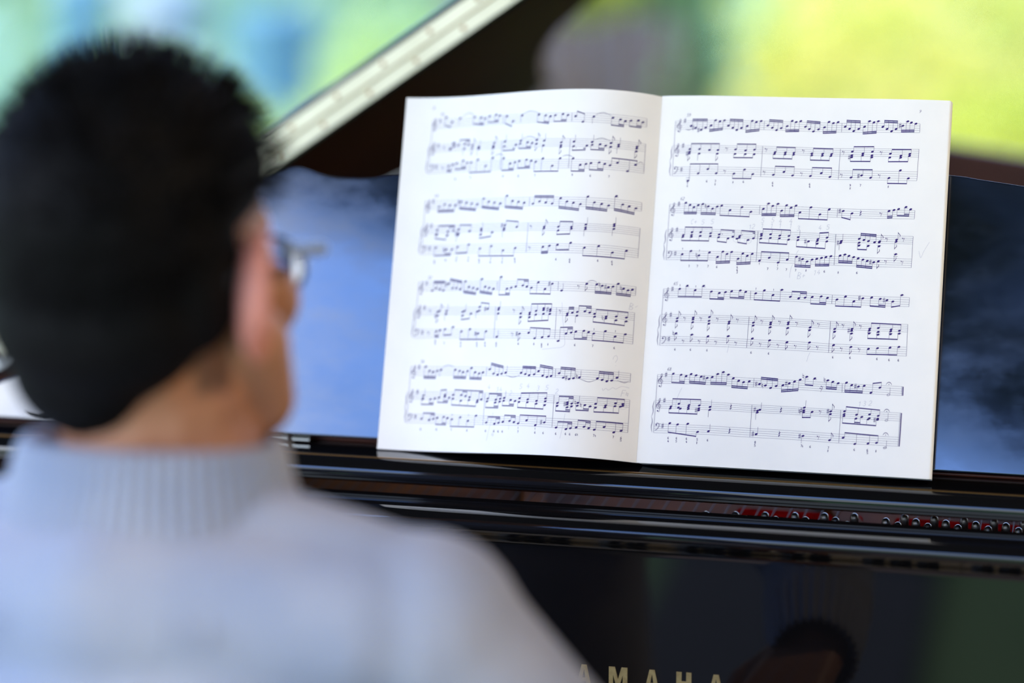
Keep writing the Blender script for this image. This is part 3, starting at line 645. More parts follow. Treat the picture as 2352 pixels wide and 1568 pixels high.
MUSIC_LEFT = """
S -200.7,286.5 -183.1,287.5 -159.5,288.6 -134.7,288.6 -95.1,288.4 -71.4,288.2 -42.9,288.3 -10.2,288.4 / -200.9,278.8 -182.5,280.2 -158.8,281.1 -134,281.2 -94.5,281 -70.8,280.9 -42.4,280.7 -10,281.1;S -200.6,264.7 -181.2,265.6 -157.5,266.3 -133.7,266.4 -93.3,266.5 -71,266.1 -41.4,266.3 -9.9,266.7 / -201,258.2 -180.6,259.1 -157,259.8 -133.6,259.9 -92.8,259.9 -70.9,259.7 -40.9,259.7 -9.9,260.1;S -201.4,247.3 -179.7,248.3 -156,249 -133.6,249.3 -91.9,248.6 -70.7,248.5 -40.1,248.5 -9.7,248.8 / -201.4,239.6 -179,240.6 -155.3,241.4 -133.7,241.7 -91.3,241.2 -70.8,241.2 -39.6,241.4 -9.7,241.7;| -200.7,286.5 -201.4,239.6;{ -201.8,264.5 -202.6,239.8;| -134.4,288.6 -134,281.2
| -133.7,266.4 -133.7,241.7;G -198.9,282.1;# -194.2,286.1;T 46 -192.4,292;T 8 -200.7,297.4;B d1 -188.7,289.3 -182.9,285.2 281.6>280
q d -175.6,288.1;s -173.9,289.6 -167.4,292.2 -161.5,290;B d1 -161.9,288.5 -155.6,288 -151.7,287.1 282.3>280.8 p 1 2;B d1 -147.5,288.2 -141.4,289.1 -137.8,288.3 282.7>282.8 p 1 2;B d1 -131,287.5 -124.7,282.8 281>278;q d -116.6,287.4
s -116.2,288.9 -108.5,290.9 -99.9,288.5;G -198.5,261;# -194.1,264.3;r -188.6,262.2;o -182.8,260.4;o -182.7,261.7
B u2 -182.2,261.7 -179.3,263 267>267.1;B u1 -175.4,264 -169.3,264.9 -165.7,264.3 269.2>269.4 p 1 2;q d -169.4,261;f u -161.8,263.6;f d -161.8,261.1;q u -155.7,262.2
q d -155.6,260.4;o -155.7,261.3;f u -141.2,265;o -141.7,262.4;o -141.6,261.6;f d -141.8,260.7
q u -131,265.8;B d1 -131.2,261.8 -120.3,262.4 257.4>257.4 k 1;. -128.9,260.5;q u -116.1,265.5;B d1 -116.4,263.2 -109.5,263.9 -105.2,263.1 258.5>258.3 p 1 2;f u -101.2,265.5
f d -101.2,262.3;s -114.9,267.2 -108,269 -100.9,266.8;F -198.5,245.1;# -194.1,245.6;r -188.2,244.2;B d2 -182.8,246.7 -179.1,247.8 240.9>241
B d1 -175.4,248.6 -169.4,250.2 -165.5,249 242.7>243.3 p 1 2;B d1 -161.7,248.5 -155.5,251.3 -147.6,245.1 -141.4,251.6 239.5>239.7;s -139.7,253.7 -135.1,255 -130.7,253.4;B d1 -131,251.6 -124.4,246.2 -119.9,246.9 240.2>240.1 p 1 2;B d1 -116,247.7 -109.3,248.5 -104.8,247.6 241.6>241.6 p 1 2;B d1 -100.6,246.7 -94.2,249.3 -85.3,243 -78.7,249.2 238.2>238
t 6 -175.6,234.9;t 7 -161.7,235.4;t 9 -130.5,235.5;t 6 -115.9,235.3;t 7 -100.6,235.2;| -10.2,288.2 -10,281.1
| -9.8,266.7 -9.7,241.7;| -71.2,288.1 -71,280.9;| -71,266 -70.8,241.3;B d1 -101,287.3 -94.7,286.4 -90.3,285.4 280.8>279 p 1 2;B d1 -85.9,286.3 -79.2,287.3 -74.7,286.4 280.7>280.7 p 1 2;B u1 -67.9,285.5 -61.3,280.8 290.2>287.9
q d -52.3,285.3;s -51.1,287 -45.1,289.3 -37.3,287.1;B d1 -36.6,285.4 -30.5,284.6 -26.5,283.6 278.8>278.4 p 1 2;B d1 -22.2,284.7 -16.5,285.7 -13,284.7 279.3>279.4 p 1 2;q u -94.3,264.7;q d -94.7,260.6
f u -78.9,263;o -78.9,260.7;f d -79,259.2;q u -67.7,263.8;B d1 -67.7,259.9 -56.4,260.7 255.8>256.4 k 1;. -65.6,258.6
q u -52.2,263.8;B d1 -52,261.3 -45.4,262.3 -40.8,261.5 256.9>256.9 p 1 2;f u -36.7,263.9;f d -36.7,260.7;s -50.4,265.7 -44.3,267.5 -37.3,265.7;q u -30.5,263.4
q d -30.5,261.6;f u -16.2,263.5;o -16.3,261.9;f d -16.5,259.5;s -77.3,251.1 -72.5,252.2 -67.6,250.7;B d1 -67.3,249.3 -60.8,243.9 -56,244.9 238.1>238.2 p 1 2
B d1 -51.9,245.7 -45.1,246.8 -40.5,245.7 239.7>239.7 p 1 2;B u1 -36.2,245 -30.4,247.7 -22.1,241.4 -16.3,247.8 251.7>251.7;s -14.5,249.4 -12.7,250.8 -10.4,249.7;t 9 -67.1,235.3;t 6 -51.7,235.2;t 7 -36.5,235.4
S -201.6,215.4 -185,216.3 -147.2,216.8 -103.6,216.5 -77.2,216.3 -55.6,216.4 -33.1,216.7 -9.6,216.8 / -201.8,207.9 -184.4,208.9 -146.5,209.5 -103.4,209.2 -76.6,208.9 -55.1,208.8 -32.5,209.1 -9.5,209.5;S -201.5,193.5 -183.1,194.5 -145.2,195 -103.1,194.6 -75.5,194.4 -54,194.4 -31.6,194.9 -9.5,195.1 / -201.8,186.9 -182.5,188 -144.6,188.3 -103.3,188.2 -75,188 -53.5,188.2 -31.1,188.6 -9.7,188.6;S -201.3,176.1 -181.5,177.2 -143.7,177.5 -103,177 -74.1,176.8 -52.7,176.9 -30.4,177.4 -9.5,177.3 / -201.6,168.6 -180.9,169.5 -143,170 -102.9,169.5 -73.5,169.3 -52.1,169.5 -29.8,169.9 -9.5,170.1;| -201.6,215.4 -201.6,168.6;{ -202.4,193.3 -203,168.8;| -103.6,216.4 -103.4,209.2
| -103.1,194.6 -103,169.6;G -198.6,210.4;# -194.4,215.2;T 49 -191.8,220;B d2 -188.5,210.9 -183.5,213 -178.6,212.2 -173.3,211.5 205.6>205.9;B d2 -168.1,214.6 -163.1,213.7 -158,212.9 -152.7,212 208>206.3
# -170.5,214.6;B d2 -146.9,216.6 -141.9,214 -136.4,213 -130.8,212.1 208.5>206.4;B d2 -125,218.7 -119.4,213.9 -113.7,212.9 -108.3,211.9 208>206.1;G -198.9,189.8;# -194.4,193.8;B u1 -188.7,189.9 -178.6,188.6 -173.5,189.6 194.3>194.6 p 1 2
B d1 -188.9,186,186.9 -178.8,185.3 182.5>181.4;B u1 -168.6,190.5 -158,189 195>194.8;o -168.6,187.4;q d -168.9,185.9;# -170.7,187.2;q u -147,191.1
B d1 -147.1,185.9 -136.3,187.7 182.2>183.6;o -146.9,189.1;B u1 -124.9,193.3 -113.5,191.6 197.5>196.4;# -127.5,193.1;o -125.2,190.6;q d -125.5,189.2
F -199.6,174.1;# -194.3,174.2;B d1 -188.6,175.3 -178.6,173.1 -173.3,173.9 167.5>168 p 1 2;# -180.7,173.2;B d1 -168.2,175.2 -157.7,177.1 169.6>170.1;B d1 -146.7,173.5 -136.2,175.5 -124.7,171.6 -113.4,173.5 167>166.4
r -100.2,173.2;t 6 -188.9,163.4;t 4 -188.8,161.7;t 6 -178.5,164.3;t 7 -168.3,166;t 5 -168.6,163.8
t 7 -157.2,165.8;t 4 -157.2,163.5;t 6 -146.8,164.3;t 5 -146.6,162;t 7 -135.9,164.5;t 6 -135.9,162
t 7 -124.8,164.3;t 5 -124.8,161.5;t 6 -113.1,164.3;t 5 -112.8,161.7;| -9.5,216.8 -9.4,209.5;| -9.4,195.1 -9.5,170.1
B u2 -100.2,210.9 -94.4,212.7 -88.6,211.7 -82.8,210.8 218.1>217.8;B d2 -75.6,215.4 -69.9,212.7 -64.2,211.7 -58.2,210.8 206.5>204.9;B d2 -52.3,217.2 -46.6,212.8 -40.6,212 -34.9,211.1 206.6>205.7;B d2 -29.3,219.5 -23.9,213.1 -18.8,212.2 -13.6,211.4 207>205.5;r -100.4,191.3;f u -88.3,191.4
f d -88.4,189.7;B u1 -75.7,191.3 -64.4,191.6 196.1>196.1;B d1 -75.6,188.1 -64.2,189.8 184.2>184.8;q u -52.3,193.7;o -52.4,191.6;q d -52.4,189.8
q u -29.4,195.7;o -29.4,194;q d -29.4,191.7;B d2 -88.1,174.1 -82.3,175 168.1>168.5;B d1 -75.3,175.8 -64,177.6 171.1>171.5;B d1 -52.1,174.2 -40.5,176.1 -29.2,171.8 -18.5,174.7 167>167.2
t 6 -75.7,163.7;t 6 -63.8,163.7;t 4 -63.8,161.6;t 6 -40.4,164.1;t 6 -29.1,164.2;t 4 -28.9,162
S -201.4,144.7 -184.8,145.5 -147.1,145.6 -127.6,145.3 -93.2,145 -72.1,144.7 -41.6,145 -9.5,145.6 / -201.6,137.1 -184.2,137.9 -146.4,138.1 -127.5,138 -92.6,137.6 -72,137.4 -41.1,137.6 -9.4,138.2;S -201.3,122.8 -182.9,123.5 -145.1,123.7 -127.6,123.4 -91.4,123.1 -71.7,123 -40.1,123.4 -9.1,123.8 / -201.6,116.3 -182.3,116.9 -144.5,117.2 -127.5,117.1 -90.9,116.8 -71.6,116.7 -39.6,117 -9.2,117.4;S -201.4,103.9 -181.2,104.5 -143.4,104.6 -126.9,104.5 -89.9,104.1 -71.5,104.1 -38.7,104.8 -8.9,104.9 / -201.9,96.4 -180.5,97.1 -142.8,97.3 -126.9,97.1 -89.3,96.9 -71.5,96.9 -38.2,97.4 -8.8,97.6;| -201.4,144.7 -201.9,96.4;{ -202.6,122.6 -203.1,96.6;G -198.6,139.1
# -194.2,144;T 52 -191.6,149;| -127.6,145.2 -127.4,137.9;| -127.3,123.3 -126.9,97.1;B u2 -188.6,138 -185.3,140 -181.7,139.3 -178.4,138.3 146.2>146.3;B u2 -173.6,143.2 -169.8,140.3 -166.2,139.6 -162.4,138.6 148.5>146.3
# -175.7,143.1;B d2 -158,145.2 -154.2,140.6 -150.1,139.7 -146.2,138.7 135.6>133.9;B d2 -142.5,147.3 -138.8,140.7 -134.9,139.8 -130.8,138.8 135.4>133.7;B d1 -124.4,149.1 -118.1,138.7 -114.2,139.6 133.3>133.2 p 1 2;B u1 -110.1,140.4 -103.7,141.4 -99.9,140.4 147.1>146.7 p 1 2;G -199.1,118.8
# -194.4,122.8;r -189.1,119.9;f u -180.3,120.2;o -181.8,119.1;f d -181.7,115.9;# -183.6,116.1
q u -173.7,120.1;q d -173.8,117.6;q u -156.5,120.3;o -158.3,119.5;B d1 -158.1,116.3 -150.3,117.8 112.4>113.3;B u1 -142.5,123.5 -134.8,122 127.6>126.8
# -137.1,121.8;q d -144.5,119.4;o -142.7,120.2;q u -124.2,122.7;o -124.6,121.2;q d -124.5,117.6
r -110,120.1;f u -103.6,117.7;f d -103.5,114.4;F -199.9,101.9;# -194.6,101.6;r -188.8,100.9
B d2 -181.7,102.3 -178.3,103.3 97.3>97.5;B d1 -173.7,104.3 -166.3,106.4 99>99.4;B d1 -158,102.8 -150.1,104.5 -142.1,100.8 -134.7,102.6 95.4>95.4;# -144.5,100.9;q u -124.2,98;r -109.9,100.2
f d -103.3,100.6;# -105.8,100.6;t 6 -181.9,94.5;t 5 -181.9,92;t 7 -173.6,92.5;t 6 -157.8,93
t 5 -157.8,90.1;t 6 -142.6,93;t 5 -142.4,90.5;t 6 -134.8,93;t 4 -134.6,90.5;t 6 -124.2,92.8
t 5 -124.2,90.5;t 6 -103.7,92.3;B d1 -95.6,139.4 -89.7,144 -83.3,138.4 -77.2,143.1 134>133.8;# -79.8,143;| -72,144.6 -71.9,137.5;| -71.8,122.9 -71.5,96.9
q u -68.7,137.5;r -54.5,141.2;f d -47.9,144;s -47.6,145.8 -43.8,147.1 -39.7,146;B d2 -39.7,144.2 -35.3,143.6 -30.4,142.6 -26.8,143.6 136.4>136.5;n -37.5,143.8
# -32.8,142.6;B d2 -22.9,146.4 -18.6,142.8 -15.1,141.8 -11.9,142.7 136.5>136.5;n -20.7,142.9;| -9.4,145.7 -9.3,138.3;| -9,123.8 -8.8,97.6;B u1 -95.4,118.2 -89.8,120 -83.2,122.1,120.6 -77.3,121.5,119.9 126.2>126.4
o -95.5,116.8;B d1 -95.4,114.3 -89.8,116.8 -83,117.5 -77.4,117.5 110.6>111.7;# -79.7,121.3;r -68.6,119.9;B u2 -62.3,118.5 -58.1,119.1 124>124.2;f d -62.4,116.7
B u1 -54,120.1 -47.8,120.8 -43.8,120.1 125.7>125.8 p 1 2;q d -54.1,116.9;B u1 -39.8,119.3 -30.5,118.1 -22.7,119 -14.9,119.1 123.6>123.8;B d1 -39.6,117.1 -30.6,116.4 -22.7,115.6 -14.9,115.7 112.1>111.6;n -33.2,116.5;B u1 -95,101.4 -89.2,96.8 -82.6,97.7 -77,98.7 106.2>105.5
B u1 -68.4,95 -62.1,101.5 -57.9,102.5 106.9>107.6 p 1 2;B d1 -54,103.3 -47.4,104.3 -43.5,103.6 97.1>97.5 p 1 2;B d1 -39.3,102.6 -30.2,105.5 -22.4,102 -14.8,104.9 96.8>97.2;i -39.3,106.4;i -22.5,106.4;t 6 -89.5,92.2
t 6 -82.6,92.1;t 5 -82.6,90.2;t # -77.1,92;t 6 -54.1,92.5;t 7 -39.5,92.6;t 6 -22.5,92.6
w B -12,128.7;p -8.9,128.4 -7.2,129.9;p -67.5,127.5 -66.1,115.3 -63.9,102.9 -62.6,94.6 -63,91.6 -65.9,89.8 -73.1,88.9 -81.8,87.7;S -202.3,71.7 -179.8,72.4 -157.8,72.6 -131.3,72.3 -95.5,72.4 -68.7,71.8 -45.2,72.1 -8.7,73 / -202.2,64.4 -179.1,65.1 -157.2,65.3 -131.2,65.1 -94.9,64.9 -68.4,64.8 -44.7,64.7 -8.6,65.8;S -202,50.1 -177.8,50.9 -155.9,51 -131,50.6 -93.7,50.3 -68.5,50 -43.6,50.3 -8.3,51.1 / -202.2,43.9 -177.3,44.4 -155.3,44.5 -131,44.2 -93.2,44.1 -68.5,43.5 -43.2,43.9 -8.2,44.8;S -201.8,30.9 -176.1,31.5 -154.1,31.5 -130.7,31.1 -92.1,30.9 -68.2,30.6 -42.2,30.9 -7.8,31.5 / -202.1,23.6 -175.4,24.1 -153.5,24.2 -130.7,23.8 -91.5,23.7 -68.1,23.2 -41.7,23.4 -7.8,24
| -202.3,71.7 -202.1,23.6;{ -203.3,50.1 -203.1,23.6;G -199.2,66.8;# -194.8,71.7;T 56 -192,76.5;| -131.3,72.3 -131.2,65.2
| -131,50.6 -130.6,23.9;B d2 -188.7,72.1 -184.9,68.6 -181.5,67.8 -177.8,68.7 61.9>61.9;q d -174.3,69.7;s -173.2,71.9 -167.8,73.8 -161.7,72.3;B d2 -160.9,69.9 -156.7,68.9 -153.3,67.9 -149.2,69 62.4>62.2;B d2 -145.6,71.6 -141.9,67.9 -138,67 -134.5,67.9 61.8>61.5
B u2 -128.4,70.6 -124.5,66.9 -120.6,66.1 -116.9,66.8 76.2>73.6;q u -113.2,67.9;s -113.3,65.9 -106.6,64 -99.8,65.8;G -199.5,46.2;# -194.5,50.4;q u -188.7,47.6
o -189,45.1;B d1 -189.1,44.1 -181.9,44.3 -177.9,45 39.4>39.5 p 1 2;B u1 -174.1,46 -168.6,48.1 52.7>53.3;B d1 -174.1,46 -168.7,46.6 -164.5,45.9 41.5>41.5 p 1 2;B u1 -160.9,48.4 -153.2,48.3 -149.2,47.6 -145.3,46.7 -137.6,44.6 -134.1,45.1 53.3>52.5 p 1 2 p 4 5;B d1 -160.9,45 -153.3,43.6 -145.6,44.3 -137.8,42.8 39.6>38.7
B u1 -128.1,45.9 -120.4,44.9 -116.4,45.8 50.4>50.3 p 1 2;B d1 -128.5,43.3 -120.7,42.3 -116.7,43.3 37.8>37.7 p 1 2;q u -112.7,46.3;B d1 -113,44 -106.6,44.7 -102.5,44 39.6>39.5 p 1 2;F -199.6,29;# -194.5,29.2
B u1 -188.7,27.3 -181.6,26.4 -177.9,27.4 32.9>33 p 1 2;B d1 -174.2,28.4 -168.2,29.2 -164.6,28.4 22.7>22.6 p 1 2;B d1 -160.4,27.4 -152.6,30.1 -145.1,26.4 -137.8,31 21.4>21.3;B u1 -127.7,25.4 -120,24.4 -116.3,25.3 30.9>30.8 p 1 2;B u1 -112.3,26.3 -106.2,27 -102.1,26 32.5>32.3 p 1 2;i -160.5,31.4
i -145,31.4;t 6 -188.8,18.7;t 6 -174.1,18.9;t 7 -160.4,19;t 6 -145.3,18.8;t 6 -127.7,18.7
t 6 -120,18.7;t 6 -116,18.5;t 6 -112.1,18.5;w 4 -127.6,55.5;w 3 -119.8,53.6;w 4 -116.5,53.6
w 2 -107.1,50.8;p -121.9,34 -123.8,24.6 -126.4,10.4;w 4 -120.9,15.9;p -106.4,24 -106.6,20.1;B u2 -99,67.7 -95.1,66.6 -91.6,65.7 -87.2,66.6 73.7>73.4;B u2 -83.5,69.3 -79.6,65.7 -75.7,64.8 -72.2,65.7 75.1>73.4
| -68.7,71.9 -68.5,64.9;| -68.3,49.9 -68.1,23.4;B u2 -65.4,68.4 -61.7,64.9 -56.7,64.1 -53.1,64.8 73.8>73.4;# -59.2,64.8;n -50.5,66.5;q u -48.3,65.9
s -48,64.5 -40.7,62.6 -34.4,64.8;B u2 -33.8,66.3 -30,65.4 -26.3,64.5 -22.6,65.5 72.2>72.3;q u -18.7,68.3;s -18.6,66 -13.2,64.7 -9.4,66.5;| -8.7,73 -8.6,65.8;| -8,51.1 -7.8,24
B u1 -98.6,46.2 -91.2,45.5 -83.3,44.6 -75.6,46.9,44.5 51.3>52;B d1 -98.9,43.1 -91.3,43.1 -83.4,42.2 -75.9,41.5 38.3>37.6;B u1 -65,43.8 -56.7,44.8,43.2 -53,43.9 49.7>49.9 p 1 2;B d1 -65.1,41.4 -56.6,40.5 -53,41.4 36.5>36.5 p 1 2;# -58.8,43;q u -48,44.8
n -50.1,44.8;B d1 -48.3,42.4 -42.2,43.3 -37.9,42.5 38.1>38.3 p 1 2;n -45.5,42.9;B u1 -33.7,45 -25.9,44.4 -18.4,47 -12.9,47.1,45.4 50.6>51.3;B d1 -33.7,41.9 -26.2,42.8 -18.7,44.4 -14.5,44.5 37.7>38.7;B u1 -98.2,25.1 -90.8,27.9 -82.7,24.2 -75,27 32.9>32.6
# -77.8,27.2;B u1 -64.6,23.2 -56.2,22.4 -52.6,23.2 28.5>28.7 p 1 2;B u1 -47.9,24.2 -41.6,25.3 -37.8,24.4 30.7>30.6 p 1 2;B u1 -33.3,23.6 -25.8,26.5 -18.2,23.1 -12.8,25 30.9>31.3;i -97.9,21.5;i -82.7,21.4
t 7 -97.9,18.6;t 6 -82.6,18.4;t 6 -75.3,18.3;t 6 -64.5,18.2;t 6 -56.3,18.5;t 6 -52.8,18.4
t 6 -47.8,18.4;t n -46.5,18.4;t 7 -33.5,18.8;t n -32.1,18.6;t 7 -18.4,19;t 6 -12.5,19
t 5 -12.6,17;w 5 -98.4,56.3;w 4 -91.6,56.9;w 3 -82.6,55.2;w 5 -75,55.9;w 2 -66.2,53.3
p -57.9,34.9 -59.1,24.7 -60.7,14.4;c -12.8,45.1 2.6;p -22.8,82.8 -22.1,85.3 -20.4,86.4 -19.4,84.6 -19.7,82.6 -20.9,80.5;p -20.5,77.8 -20.1,78.1;p -29.3,58.3 -28.7,56.4 -26.6,58.6 -24.7,57.1 -21.3,59.6 -19,58.7 -14.7,61.4 -9,60.9;w F -13.5,55.7
w n -10.4,55.6"""
